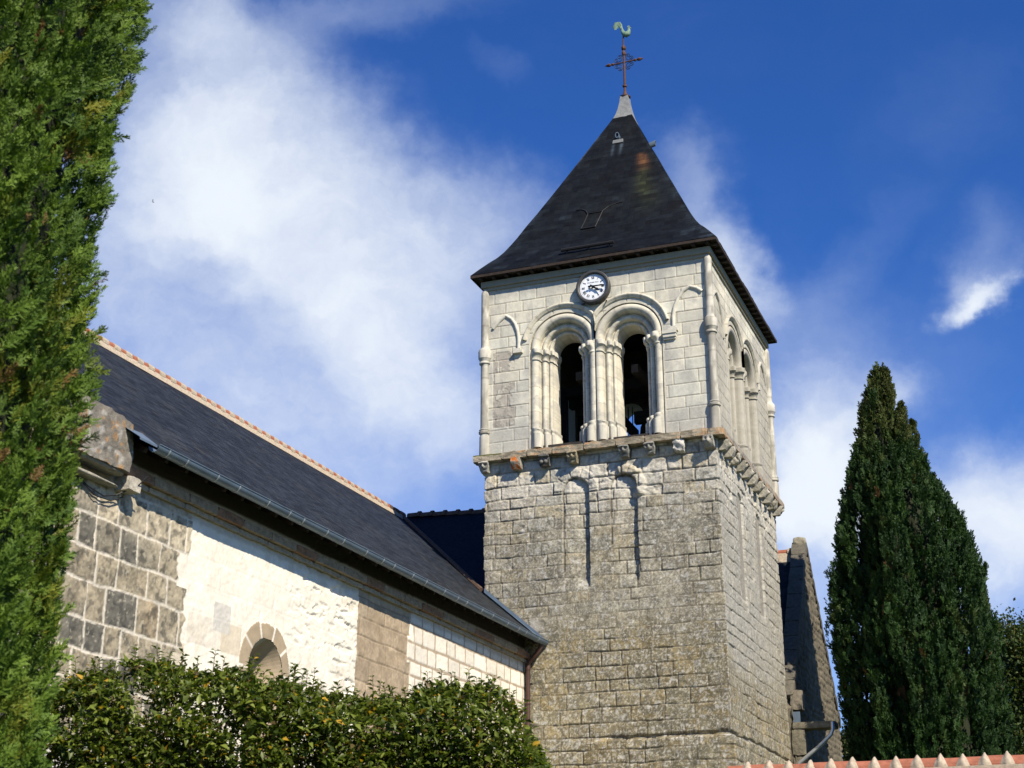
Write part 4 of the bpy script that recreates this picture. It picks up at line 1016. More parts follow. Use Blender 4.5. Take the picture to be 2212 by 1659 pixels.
# roof slope
def nave_roof():
    ns, nu = 90, 260; q = np.linspace(0, 1, ns); P = []; UVs = []
    x = XG - .06 + (XR - XG + .06) * q; z = ZG + .08 + (XG - x - .10 + .10) * SL * (ZR - ZG - .08) / (ZR - ZG)
    z = ZG - .02 + (XG - x) * (ZR + .02 - ZG) / (XG - XR)
    yend = np.where(x > -TW, -.005, (x + TW) / (XR + TW) * (YR + .005) - .005)
    a = np.linspace(0, 1, nu)
    Y = -19.45 + (yend[None] + 19.45) * a[:, None]; X = x[None] + 0 * Y; Z = z[None] + 0 * Y
    Z = Z + .05 * (fbm(Y * .5, X * .5, 301, 3) - .5) + .012 * (fbm(Y * 3, X * 3, 302, 2) - .5)
    L = math.hypot(1, SL); uv = np.stack([Y, (XG - X) * L], -1)
    C = np.ones(X.shape + (3,)); C = mix(C, np.array([1.5, 1.35, 1.0]), ss(.58, .75, fbm(Y * .8, X * 1.5, 303, 4)) * .5)
    C = mix(C, np.array([4.5, 3.2, 1.6]), ss(.74, .80, fbm(Y * 2.5, X * 5, 304, 3)) * ss(-13, -17, Y) * .5)
    return mk('nave_roof', np.stack([X, Y, Z], -1).reshape(-1, 3), grid_faces(nu, ns), M_SLATE2, nave, C.reshape(-1, 3), True, uv.reshape(-1, 2))
nroof = nave_roof()
b = MB(); b.add([(XR, -19.45, ZR), (XR, YR, ZR), (XR - 6.6, YR, ZG), (XR - 6.6, -19.45, ZG)], [(0, 1, 2, 3)])
b.add([(XR, YR + .2, ZR - .1), (XR + .0, 9.0, ZR - 3.5), (XR - 6.6, 9.0, ZG)], [(0, 1, 2)]); b.build('far_slope', M_SLATE2, nroof)
# underside boards and rafter feet
b = MB(); b.add([(XG - .09, -19.3, ZG - .06), (XG - .09, -.01, ZG - .06), (XW - .3, -.01, ZG + .36), (XW - .3, -19.3, ZG + .36)], [(0, 1, 2, 3)])
for y in np.arange(-19.0, -.2, .62): b.bar((XG - .12, y, ZG - .10), (XW - .3, y, ZG + .28), .09, .10)
b.build('rafter_feet', M_WOOD, nroof)
# gutter
gut = MB(); rg = .112; gx_, gz_ = XG + .03, ZG - .03
def gut_rings(y0, y1, r, wall=.006):
    vs = []; an = np.linspace(math.pi, 2 * math.pi, 13)
    for y in (y0, y1):
        vs += [(gx_ + r * math.cos(a), y, gz_ + r * math.sin(a)) for a in an] + [(gx_ + (r - wall) * math.cos(a), y, gz_ + (r - wall) * math.sin(a)) for a in an[::-1]]
    n = 26; return vs, [(k, (k + 1) % n, (k + 1) % n + n, k + n) for k in range(n)] + [tuple(range(n)), tuple(range(2 * n - 1, n - 1, -1))]
gut.add(*gut_rings(-19.0, -.03, rg)); gut.tube([(gx_ + rg + .004, -19.0, gz_ + .004), (gx_ + rg + .004, -.03, gz_ + .004)], .011, 6)
gut.prism([(gx_ + (rg - .004) * math.cos(a), gz_ + (rg - .004) * math.sin(a)) for a in np.linspace(math.pi, 2 * math.pi, 13)], 'y', -.03, -.024)
gutter = gut.build('gutter', M_ZINC, nave, True, 50)
y = -18.7; k = 0
while y < -.3:
    j = MB(); j.add(*gut_rings(y, y + .028, rg + .006, .008)); j.build('gutter_joint', M_ZJ, gutter)
    y += (.55, .98, .72, 1.05, .80)[k % 5]; k += 1
b = MB(); b.add([(XG - .30, -19.5, ZG + .22), (XG + .06, -19.45, ZG - .02), (XG + .06, -18.95, ZG - .02), (XG - .34, -18.85, ZG + .27)], [(0, 1, 2, 3)]); b.add([(XG + .06, -19.45, ZG - .02), (XG + .06, -18.95, ZG - .02), (XG + .06, -18.95, ZG - .06), (XG + .06, -19.45, ZG - .06)], [(0, 1, 2, 3)]); b.build('gutter_flashing', M_ZINC, gutter)
b = MB(); b.add([(-TW + .02, -.012, 8.66), (XG - .02, -.012, ZG + .0), (XG - .02, -.012, ZG + .10), (-TW + .02, -.012, 8.80)], [(0, 1, 2, 3)]); b.add([(-TW + .02, -.012, 8.665), (XG - .02, -.012, ZG + .02), (XG - .08, -.20, ZG + .06), (-TW + .02, -.10, 8.69)], [(0, 1, 2, 3)]); b.build('wall_flashing', M_ZINC, nroof)
# downpipe
b = MB(); b.tube([(XG - .02, -.22, ZG - .10), (XG - .03, -.22, ZG - .20), (XG - .12, -.20, ZG - .34), (XG - .30, -.16, ZG - .50), (XG - .42, -.12, ZG - .60), (XG - .45, -.11, ZG - .72), (XG - .45, -.11, 5.4), (XG - .45, -.11, 4.4), (XG - .44, -.14, 4.0), (XG - .36, -.24, 3.75), (XG - .36, -.24, gz)], .062, 10)
b.tube([(XG - .45, -.11, ZG - .80), (XG - .45, -.11, ZG - .68)], .075, 10); b.lathe([(.064, 5.42), (.072, 5.43), (.072, 5.47), (.064, 5.48)], (XG - .45, -.11, 0), 10)
b.build('downpipe', M_PIPE, nave, True, 60)
# ridge tiles bedded in mortar
def half_tile(y0, y1, r, x, z, n=9, squash=1.0):
    b = MB(); an = np.linspace(-.25, math.pi + .25, n); vs = []
    for y in (y0, y1):
        vs += [(x + r * math.cos(a), y, z + r * squash * math.sin(a)) for a in an] + [(x + (r - .02) * math.cos(a), y, z + (r - .02) * squash * math.sin(a)) for a in an[::-1]]
    m = 2 * n; b.add(vs, [(k, (k + 1) % m, (k + 1) % m + m, k + m) for k in range(m)] + [tuple(range(m)), tuple(range(2 * m - 1, m - 1, -1))]); return b
bed = MB(); bed.prism([(XR - .24, ZR - .22), (XR - .10, ZR + .055), (XR + .10, ZR + .055), (XR + .235, ZR - .175)], 'y', -19.45, YR - .1); bed.build('ridge_mortar', M_MORT, nroof)
y = -14.5; k = 0
old = YR - 3.6
while y < YR - .3:
    half_tile(y, y + .45, .115 + .006 * (k % 2), XR, ZR + .055, 9).build('ridge_tile', M_TILE if y < old else M_TILE, nroof)
    c = half_tile(y + .38, y + .62, .140, XR, ZR + .045, 9).build('tile_collar', M_MORT if y < old + 2 else M_TILED, nroof)
    y += .47; k += 1
# transept roof joining the tower
tr = MB(); YS = 0.0
tr.add([(XR, YR, ZR), (-TW - .002, YR, ZR - .12), (-TW - .002, YS + .02, 8.62)], [(0, 1, 2)])
tr.add([(XR, YR, ZR), (-TW - .002, YR, ZR - .12), (-TW - .002, 8.6, 8.7), (XR, 8.8, 8.7)], [(0, 1, 2, 3)])
me_ = tr; trf = tr.build('transept_roof', M_SLATE2, nave)
b = MB()
for k in range(10):
    x = XR + .25 + k * .46
    b2 = half_tile(x, x + .47, .13, YR, ZR - .02 - .025 * k, 9); b.add([(p[1], p[0], p[2]) for p in b2.v], b2.f)
    b2 = half_tile(x + .38, x + .47, .165, YR, ZR - .02 - .025 * k, 9); b.add([(p[1], p[0], p[2]) for p in b2.v], b2.f)
b.build('transept_ridge', M_TILED, trf)  # transept ridge tiles get a dark colour for the shade they lie in
b = MB(); b.tube([(XR + .0, YR - .05, ZR + .06), (-9.9, 2.62, 11.06), (-7.1, .06, 8.78)], .07, 6); b.build('valley_mortar', M_TILED, trf)
# west parapet: weathered raking coping, kneeler and moulded string
pb = MB()
rough_block(pb, (XW + .06, -19.95, 7.07), (.62, 1.5, .95), 401, 25, .030, .04, (.22, .20, .165), lambda Q: np.stack([Q[:, 0], Q[:, 1], Q[:, 2] + np.where(Q[:, 2] > 0, -.18 * (Q[:, 1] + 1) * .5 + .05, 0)], -1),
            lambda P, Wd, C, nn: mix(mix(C, np.array([.46, .25, .09]), ss(.66, .74, fbm(Wd[:, 1] * 9, Wd[:, 2] * 9, 6, 3)) * .7), np.array([.5, .48, .43]), ss(.58, .66, fbm(Wd[:, 1] * 9 + 4, Wd[:, 2] * 9, 7, 3)) * .7))
for k in range(12):
    x = XW - .15 - k * .62; z = 7.5 + (XW - x) * SL
    rough_block(pb, (x - .3, -20.15, z + .05), (.66, .9, .75), 410 + k, 9, .04, .08, (.26, .24, .19), lambda Q: np.stack([Q[:, 0], Q[:, 1], Q[:, 2] - Q[:, 0] * .33 * SL * 2], -1))
pb.build('parapet', M_STONE, nave, True, 60)
pb = MB()
rough_block(pb, (XW + .16, -18.98, 6.50), (.30, .34, .24), 431, 11, .014, .05, (.48, .44, .36)); rough_block(pb, (XW + .16, -20.3, 6.60), (.34, 2.2, .10), 432, 11, .008, .3, (.33, .30, .24)); rough_block(pb, (XW + .10, -20.3, 6.40), (.22, 2.2, .07), 433, 11, .006, .3, (.38, .35, .28))
pb.build('parapet_moulding', M_STONE, nave, True, 60)
cb = MB(); cb.tube([(XW + .06, -21.5, 6.42), (XW + .08, -20.3, 6.36), (XW + .08, -19.9, 6.24), (XW + .08, -19.5, 6.19), (XW + .10, -19.2, 6.28), (XW + .30, -18.9, 6.5), (XW + .44, -18.85, 6.66)], .012, 5); cb.tube([(XW + .06, -20.2, 6.33), (XW + .08, -19.7, 6.14), (XW + .08, -19.3, 6.16), (XW + .09, -19.0, 6.3)], .011, 5)
cb.build('cable', M_CABLE, nave)
# weed on the parapet
def leaf_mesh(name, P, D, Nn, Ln, Wd, colr, mat, parent, fold=.25, curl=.15):
    """many pointed leaves: base P, direction D, normal Nn"""
    D = D / np.linalg.norm(D, axis=1, keepdims=True); Sx = np.cross(D, Nn); Sx /= np.linalg.norm(Sx, axis=1, keepdims=True) + 1e-9; Nn = np.cross(Sx, D)
    n = len(P); L = Ln[:, None]; w = Wd[:, None]
    pts = [P, P + D * L * .45 + Sx * w * .5 + Nn * w * fold, P + D * L * .5 - Nn * L * .02, P + D * L * .45 - Sx * w * .5 + Nn * w * fold, P + D * L - Nn * L * curl]
    V = np.stack(pts, 1).reshape(-1, 3); b0 = (np.arange(n) * 5)[:, None]
    F = np.concatenate([b0 + np.array([[0, 2, 1]]), b0 + np.array([[0, 3, 2]]), b0 + np.array([[1, 2, 4]]), b0 + np.array([[2, 3, 4]])], 0)
    return mk(name, V, F, mat, parent, np.repeat(colr, 5, 0))
wd_ = thing('wall_weed', (-5.6, -20.03, 7.40), 'small green weed growing on top of the weathered nave parapet', 'plant')
b = MB(); b.tube([(-5.6, -20.03, 7.40), (-5.59, -20.04, 7.55), (-5.6, -20.06, 7.78)], .007, 5); b.tube([(-5.6, -20.1, 7.40), (-5.62, -20.13, 7.62)], .006, 5); b.build('stem', simple('weed_stem', (.10, .16, .05)), wd_)
n = 70; zz = RG.uniform(0, .38, n); P = np.stack([-5.6 + RG.normal(0, .012, n), -20.05 + RG.normal(0, .03, n), 7.40 + zz], -1); D = RG.normal(0, 1, (n, 3)); D[:, 2] = np.abs(D[:, 2])
leaf_mesh('foliage', P, D, RG.normal(0, 1, (n, 3)), RG.uniform(.05, .10, n), RG.uniform(.015, .03, n), np.array([.09, .15, .04]) * RG.uniform(.7, 1.3, (n, 1)), M_TREE, wd_)

# ------------------------------------------------------------------ chapel behind the tower
chp = thing('church_chapel', (-2, 12.4, gz), 'steep gabled stone chapel, half in shade, between the tower and the dark cypress', 'chapel')
GY0, GZ0 = 12.35, 12.30
def gable_wall():
    u = np.arange(7.9, 16.95, .045); v = np.arange(2.0, 12.35, .045); U, V = np.meshgrid(u, v, indexing='ij')
    top = np.where(U < GY0, GZ0 - (GY0 - U) * 1.40, GZ0 - (U - GY0) * 1.235)
    d, r1, r2, r3 = masonry(U, V, (.18, .30), (.2, .5), 51, warp=.04); st = ss(0, .05, d); n2 = fbm(U * 5, V * 5, 501, 4)
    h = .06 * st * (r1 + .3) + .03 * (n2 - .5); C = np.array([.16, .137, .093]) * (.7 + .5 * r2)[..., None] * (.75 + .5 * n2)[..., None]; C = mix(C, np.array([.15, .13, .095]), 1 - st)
    keep = (V[:-1, 1:] < top[:-1, 1:]) & (V[1:, 1:] < top[1:, 1:])
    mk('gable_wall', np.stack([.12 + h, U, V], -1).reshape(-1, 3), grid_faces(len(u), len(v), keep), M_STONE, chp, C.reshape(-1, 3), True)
    b = MB(); b.prism([(7.95, gz), (16.9, gz), (16.9, 6.7), (GY0, GZ0 - .1), (7.95, 6.1)], 'x', -.35, .10, (.17, .15, .11)); b.build('gable_core', M_STONE, chp)
gable_wall()
b = MB()
for k in range(11):
    t0, t1 = k / 11, (k + 1) / 11
    for (yb, zb, sd) in ((8.05, 6.35, 0), (17.05, 6.55, 1)):
        a = np.array([GY0 + (yb - GY0) * t0, GZ0 + (zb - GZ0) * t0]); c = np.array([GY0 + (yb - GY0) * t1, GZ0 + (zb - GZ0) * t1]); m = (a + c) / 2; L = np.linalg.norm(c - a); an = math.atan2(c[1] - a[1], c[0] - a[0])
        tb = MB(); rough_block(tb, (0, 0, 0), (.50, L - .002, .28), 520 + k * 2 + sd, 8, .022, .05, (.36, .33, .26))
        ca, sa = math.cos(an), math.sin(an)
        b.add([(-.05 + p[0], m[0] + p[1] * ca - p[2] * sa, m[1] + .06 + p[1] * sa + p[2] * ca) for p in tb.v], tb.f, (.14, .128, .10) if sd == 0 else (.10, .09, .07))  # rear coping coloured darker to stand for the shaded right edge
rough_block(b, (-.05, GY0, GZ0 + .13), (.46, .42, .36), 549, 9, .02, .2, (.34, .31, .23))
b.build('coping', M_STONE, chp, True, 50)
b = MB()
rough_block(b, (.27, 8.25, 6.35), (.36, .55, .62), 560, 11, .02, .06, (.24, .21, .16)); b.build('kneeler', M_STONE, chp, True, 50)
b = MB(); rough_block(b, (.28, 8.2, 5.05), (.42, .6, .8), 561, 11, .02, .05, (.20, .18, .13)); rough_block(b, (.28, 8.2, 4.2), (.42, .6, .82), 562, 11, .02, .05, (.20, .18, .13)); rough_block(b, (.28, 8.2, 2.9), (.44, .62, 1.8), 563, 9, .03, .06, (.28, .25, .2))
b.build('corner_pier', M_STONE, chp, True, 50)
b = MB(); rough_block(b, (.77, 8.25, 5.55), (1.34, .75, .20), 564, 17, .014, .05, (.20, .18, .13)); b.build('stone_ledge', M_STONE, chp, True, 50)
b = MB(); b.box((.14, 7.96, 5.66), (.36, 8.0, 5.98)); b.build('flashing', M_ZINC, chp)
def slope(name, pts, uvs):
    mk(name, np.array(pts), np.array([[0, 1, 2, 3]]), M_SLATE2, chp, np.ones((4, 3)), False, np.array(uvs))
slope('chapel_roof', [(-.30, 7.7, 5.95), (-9, 7.7, 5.95), (-9, GY0, GZ0 - .22), (-.30, GY0, GZ0 - .22)], [(0, 0), (8.7, 0), (8.7, 7.9), (0, 7.9)])
slope('chapel_roof', [(-.30, 17.3, 5.95), (-9, 17.3, 5.95), (-9, GY0, GZ0 - .22), (-.30, GY0, GZ0 - .22)], [(0, 0), (8.7, 0), (8.7, 7.9), (0, 7.9)])
for k in range(6):
    x = -.40 - k * .5
    b2 = half_tile(x - .5, x, .14, GY0, GZ0 - .22); b = MB(); b.add([(p[1], p[0], p[2]) for p in b2.v], b2.f); b.build('ridge_tile', M_TILE, chp)
    b2 = half_tile(x - .07, x + .07, .18, GY0, GZ0 - .22); b = MB(); b.add([(p[1], p[0], p[2]) for p in b2.v], b2.f); b.build('tile_collar', M_MORT, chp)
b = MB(); b.prism([(GY0 - .30, GZ0 - .60), (GY0 - .12, GZ0 - .2), (GY0 + .12, GZ0 - .2), (GY0 + .3, GZ0 - .6)], 'x', -3.5, -.36); b.build('ridge_mortar', M_MORT, chp)
b = MB(); b.tube([(1.36, 7.82, 5.60), (1.36, 7.80, 5.38), (1.30, 7.78, 5.22), (.92, 7.76, 4.88), (.30, 7.74, 4.42), (.22, 7.74, 4.28), (.22, 7.74, gz)], .06, 10); b.build('downpipe', M_ZL, chp, True, 60)

# ------------------------------------------------------------------ garden wall with tile coping
gw = thing('garden_wall', (7, -13, gz), 'low garden wall capped with red half-round tiles and mortar knobs', 'wall')
XS = 2.90
b = MB(); b.box((XS + .03, -13.16, gz), (15, -12.84, 2.0), (.5, .45, .36)); b.build('wall_body', M_MORT, gw)
ZC = 2.075
for k in range(34):
    x = XS + k * .352
    zc_ = ZC + .008 * math.sin(k * 1.7)
    b2 = half_tile(x, x + .347, .172, -13, zc_, 11, .92); b = MB(); b.add([(p[1], p[0], p[2]) for p in b2.v], b2.f)
    b.build('coping_tile', M_TILE, gw)
    m = MB(); an = np.linspace(-.30, math.pi + .30, 17); vs = []; q = 17
    prof = [(-1, 0), (-.88, .16), (-.66, .36), (-.42, .72), (-.18, .97), (.05, 1.0), (.28, .90), (.5, .60), (.7, .32), (.9, .14), (1, 0)]
    sk = rnd.uniform(-.012, .012); hk = rnd.uniform(.060, .074)
    for (dx, hh) in prof:
        for a in an:
            sd = abs(a - math.pi / 2) / (math.pi / 2); w = .040 + .075 * min(1, sd) ** 1.2
            r = .171 + hk * hh * (1 - .35 * min(1, sd)) + rnd.uniform(-.003, .003)
            vs.append((x + .35 + sk + dx * w, -13 + r * math.cos(a), zc_ + r * .93 * math.sin(a)))
    m.add(vs, [(i * q + t, i * q + t + 1, (i + 1) * q + t + 1, (i + 1) * q + t) for i in range(len(prof) - 1) for t in range(q - 1)])
    m.build('mortar_collar', M_MORT, gw, True, 70)
b = MB(); rough_block(b, (9, -13, 2.015), (12.2, .44, .11), 700, 41, .006, .02, (1, 1, 1)); b.build('coping_bed', M_MORT, gw)
b = MB()
for k in range(70):
    x = XS + k * .173; b.box((x, -13.30, 1.90 + .004 * (k % 3)), (x + .168, -12.70, 1.955 + .004 * (k % 3)))
b.build('tile_course', M_TILE, gw)

# ------------------------------------------------------------------ vegetation
def frond_template(rs, nb=9, L=.16, w=.006):
    """a feathery cypress spray: stem with alternating twigs made of short scale-covered tips; returns triangles"""
    T = []
    def seg(a, d, l, w_, nrm):
        s_ = np.cross(d, nrm); s_ /= np.linalg.norm(s_) + 1e-9
        T.append([a + s_ * w_, a - s_ * w_, a + d * l])
    up = np.array([0, 0, 1.0])
    for i in range(nb):
        t = i / nb
        for sg in (-1, 1):
            base = up * L * (.10 + .85 * t) + rs.normal(0, .003, 3)
            ang = (.75 - .35 * t) * sg; d = np.array([math.sin(ang), rs.normal(0, .35), math.cos(ang)]); d /= np.linalg.norm(d)
            l = L * (.42 - .25 * t) * rs.uniform(.7, 1.2)
            nrm = np.array([0, 1, 0]) + rs.normal(0, .3, 3)
            seg(base, d, l, w * 1.1, nrm)
            for q in (.3, .55, .8):
                a2 = ang + rs.choice([-1, 1]) * rs.uniform(.4, .8); d2 = np.array([math.sin(a2), rs.normal(0, .4), math.cos(a2)]); d2 /= np.linalg.norm(d2)
                seg(base + d * l * q, d2, l * .5 * rs.uniform(.7, 1.2), w, nrm)
    seg(np.zeros(3), up, L, w * 1.2, np.array([0, 1, 0]))
    return np.array(T)
def scatter_fronds(name, temps, P, D, scale, colr, mat, parent, rs):
    """copies of spray templates (numpy, one mesh per crown)"""
    Vs = []; Cs = []
    D = D / np.linalg.norm(D, axis=1, keepdims=True); which = rs.integers(0, len(temps), len(P))
    for k, T in enumerate(temps):
        m = which == k; n = m.sum(); d = D[m]
        a = rs.normal(0, 1, (n, 3)); sx = np.cross(d, a); sx /= np.linalg.norm(sx, axis=1, keepdims=True); sy = np.cross(d, sx)
        R = np.stack([sx, sy, d], -1) * scale[m][:, None, None]          # columns
        pts = np.einsum('nij,tkj->ntki', R, T) + P[m][:, None, None, :]
        Vs.append(pts.reshape(-1, 3))
        tipf = np.ones((len(T), 3)); tipf[:, 2] = 1.2; tipf[:, :2] = .85
        cc = colr[m][:, None, None, :] * tipf[None, :, :, None]; Cs.append(cc.reshape(-1, 3))
    V = np.vstack(Vs); C = np.vstack(Cs)
    return mk(name, V, np.arange(len(V)).reshape(-1, 3), mat, parent, C)
def cypress(name, c, zbot, ztop, rfun, n, temps, fs, label, cols, cat='cypress tree', dens=None, lump=(7, 1.1, .16), up=1.1, seed=1, inner=.80, trunk=.16, gap=(1.3, .36), yel=None, lean=None, brown=.83, wisps=60, tips=()):
    lx = (lambda z: 0 * z) if lean is None else lean
    rs = np.random.default_rng(seed)
    t = thing(name, (c[0], c[1], gz), label, cat)
    zs = rs.uniform(zbot, ztop, n * 3); r0 = rfun(zs); keep = rs.uniform(0, 1, n * 3) < r0 / r0.max() + .05; zs = zs[keep][:n]; r0 = r0[keep][:n]; n = len(zs)
    th = rs.uniform(-math.pi, math.pi, n)
    if dens is not None:
        kp = rs.uniform(0, 1, n) < dens(th); zs, r0, th = zs[kp], r0[kp], th[kp]; n = len(zs)
    # upright plumes: lumps around the girth, slowly changing with height
    lu = fbm(th * lump[0] / math.pi * 2 + 50, zs * lump[1], seed + 70, 3); lu2 = fbm(th * lump[0] / math.pi * 6 + 20, zs * lump[1] * 2.6, seed + 71, 3)
    lu = .5 + .62 * (ss(.28, .50, lu) - .5); r = r0 * (1 + lump[2] * 2 * (lu - .5) + lump[2] * 1.1 * (lu2 - .5)); depth = rs.uniform(0, 1, n) ** 1.6; r = r * (1 - .22 * depth)
    P = np.stack([c[0] + lx(zs) + r * np.cos(th), c[1] + r * np.sin(th), zs], -1)
    D = np.stack([np.cos(th) * .65, np.sin(th) * .65, np.full(n, up)], -1) + rs.normal(0, .38, (n, 3))
    kp = (fbm(th * 5 + 31, zs * gap[0], seed + 76, 3) > gap[1]) | (rs.uniform(0, 1, n) < .22); P, D, th, zs, depth = P[kp], D[kp], th[kp], zs[kp], depth[kp]; n = len(P)
    g = rs.uniform(0, 1, n); cl = fbm(th * 5 + 9, zs * 2.2, seed + 72, 3)
    C = mix(np.array(cols[0]), np.array(cols[1]), np.clip(.55 * g + 1.3 * (cl - .32), 0, 1))
    yl = ss(.60, .70, fbm(th * 4 + 3, zs * 1.6, seed + 73, 3)) * rs.uniform(0, 1, n); C = mix(C, np.array(cols[2]), yl * .8)
    br = (rs.uniform(0, 1, n) < .004) | (fbm(th * 7, zs * 4, seed + 74, 2) > brown); C = mix(C, np.array([.16, .07, .03]), br * .8)
    if yel is not None: C = mix(C, np.array([.085, .098, .022]), yel(zs) * rs.uniform(.3, .9, n))
    sc = fs * rs.uniform(.6, 1.4, n)
    # stray upright shoots that break the outline, and side tips near the top
    eP, eD, eC, eS = [], [], [], []
    for k in range(wisps):
        z0 = rs.uniform(zbot + .5, zbot + .93 * (ztop - zbot)); a = rs.uniform(-math.pi, math.pi); R0 = rfun(np.array([z0]))[0] * rs.uniform(.97, 1.06); ln = fs * rs.uniform(.16, .42)
        d = np.array([math.cos(a) * .55, math.sin(a) * .55, 1.0]); d /= np.linalg.norm(d); cc = np.array(cols[0]) * .4 + np.array(cols[1]) * .6
        for q in np.linspace(0, 1, 12):
            eP.append(np.array([c[0] + lx(z0) + R0 * math.cos(a), c[1] + R0 * math.sin(a), z0]) + d * ln * q + rs.normal(0, .03 * fs * (1 - q), 3)); eD.append(d + rs.normal(0, .25, 3)); eC.append(cc * rs.uniform(.7, 1.2)); eS.append(fs * rs.uniform(.45, .75))
    for (dx, dy, z0, z1, r0_) in tips:
        for q in rs.uniform(0, 1, 260):
            a = rs.uniform(-math.pi, math.pi); rr2 = r0_ * (1 - q ** 1.5) * rs.uniform(.5, 1)
            eP.append(np.array([c[0] + dx + rr2 * math.cos(a), c[1] + dy + rr2 * math.sin(a), z0 + (z1 - z0) * q])); eD.append(np.array([math.cos(a) * .5, math.sin(a) * .5, 1.4]) + rs.normal(0, .3, 3)); eC.append(np.array([.075, .09, .02]) * rs.uniform(.6, 1.2)); eS.append(fs * rs.uniform(.6, 1.0))
    P = np.vstack([P, eP]); D = np.vstack([D, eD]); C = np.vstack([C, eC]); sc = np.concatenate([sc, eS])
    scatter_fronds('crown', temps, P, D, sc, C, M_CYP, t, rs)
    # inner mass of old wood and twigs, crown shade put into its dark colour
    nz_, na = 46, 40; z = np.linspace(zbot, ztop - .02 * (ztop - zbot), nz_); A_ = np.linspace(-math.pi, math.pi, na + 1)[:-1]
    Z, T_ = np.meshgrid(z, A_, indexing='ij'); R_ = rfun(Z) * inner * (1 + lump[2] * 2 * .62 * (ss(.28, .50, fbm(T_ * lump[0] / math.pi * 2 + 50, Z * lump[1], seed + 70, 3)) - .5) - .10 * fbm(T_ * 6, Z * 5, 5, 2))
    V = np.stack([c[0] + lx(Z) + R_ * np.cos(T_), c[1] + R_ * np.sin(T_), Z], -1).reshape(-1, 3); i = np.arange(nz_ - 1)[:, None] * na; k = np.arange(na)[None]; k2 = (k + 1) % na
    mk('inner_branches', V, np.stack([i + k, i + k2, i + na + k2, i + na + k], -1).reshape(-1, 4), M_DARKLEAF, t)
    b = MB(); b.tube([(c[0], c[1], gz - .1), (c[0] + .02, c[1], zbot + .5), (c[0], c[1], ztop * .6)], [trunk * 1.2, trunk, trunk * .5], 10); b.build('trunk', M_BARK, t, True, 60)
    return t
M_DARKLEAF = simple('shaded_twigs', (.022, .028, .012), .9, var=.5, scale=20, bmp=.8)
rs = np.random.default_rng(5)
TEMP = [frond_template(rs, 8, .17, .0062) for _ in range(6)]
RL = 1.30
LC = (3.30 - .932 * RL, -31.54 - .361 * RL)
def rl(z): return 1.185 * np.interp(z, [-1.6, -.5, .5, 2.0, 3.0, 3.8, 4.8, 5.6, 9, 11, 12.5], [.7, .86, .89, .945, .92, .89, .96, 1.05, 1.05, .75, .1]) + .018 * np.sin(z * 2.3) + .012 * np.sin(z * 5.1)
def dl(th):
    a = np.arctan2(CAM[1] - LC[1], CAM[0] - LC[0]); d = np.abs((th - a + math.pi) % (2 * math.pi) - math.pi)
    return np.where(d < 1.95, 1.0, .3)
cypress('cypress_tree', LC, -1.6, 12.5, rl, 42000, TEMP, .80, 'tall bright green cypress close by on the left, running the whole height of the picture', ((.040, .088, .009), (.135, .215, .024), (.22, .21, .02)), dens=dl, lump=(5.0, .45, .10), seed=3, inner=.82, up=1.1)
TEMP2 = [frond_template(rs, 5, .17, .012) for _ in range(5)]
def rr_(z): return .90 * np.interp(z, [-1.5, 2, 5.4, 7.7, 10.0, 11.3, 12.4, 13.4, 14.1, 15.0, 15.8, 16.6, 16.9], [1.7, 2.0, 2.10, 2.2, 2.06, 1.80, 1.42, 1.10, .80, .58, .40, .18, .05])
def ln_(z): return np.interp(z, [5.4, 7.7, 10, 12.4, 14.1, 15.5, 16.9], [.20, .06, .02, -.16, -.30, -.36, -.22])
cypress('cypress_tree', (3.92, 8.2), -1.5, 16.9, rr_, 30000, TEMP2, 1.6, 'dark green full cypress with a narrow pale tip, right of the tower', ((.008, .030, .005), (.030, .072, .010), (.050, .070, .010)), lump=(8, .20, .34), seed=9, inner=.66, up=2.1, trunk=.28, gap=(.35, .30), lean=ln_, brown=.90, wisps=150, tips=((.36, -.3, 14.2, 15.5, .24), (.62, .2, 13.4, 15.0, .30), (-.75, -.3, 13.3, 14.6, .24), (.0, -.2, 15.6, 16.75, .2)), yel=lambda z: ss(13.6, 14.8, z))

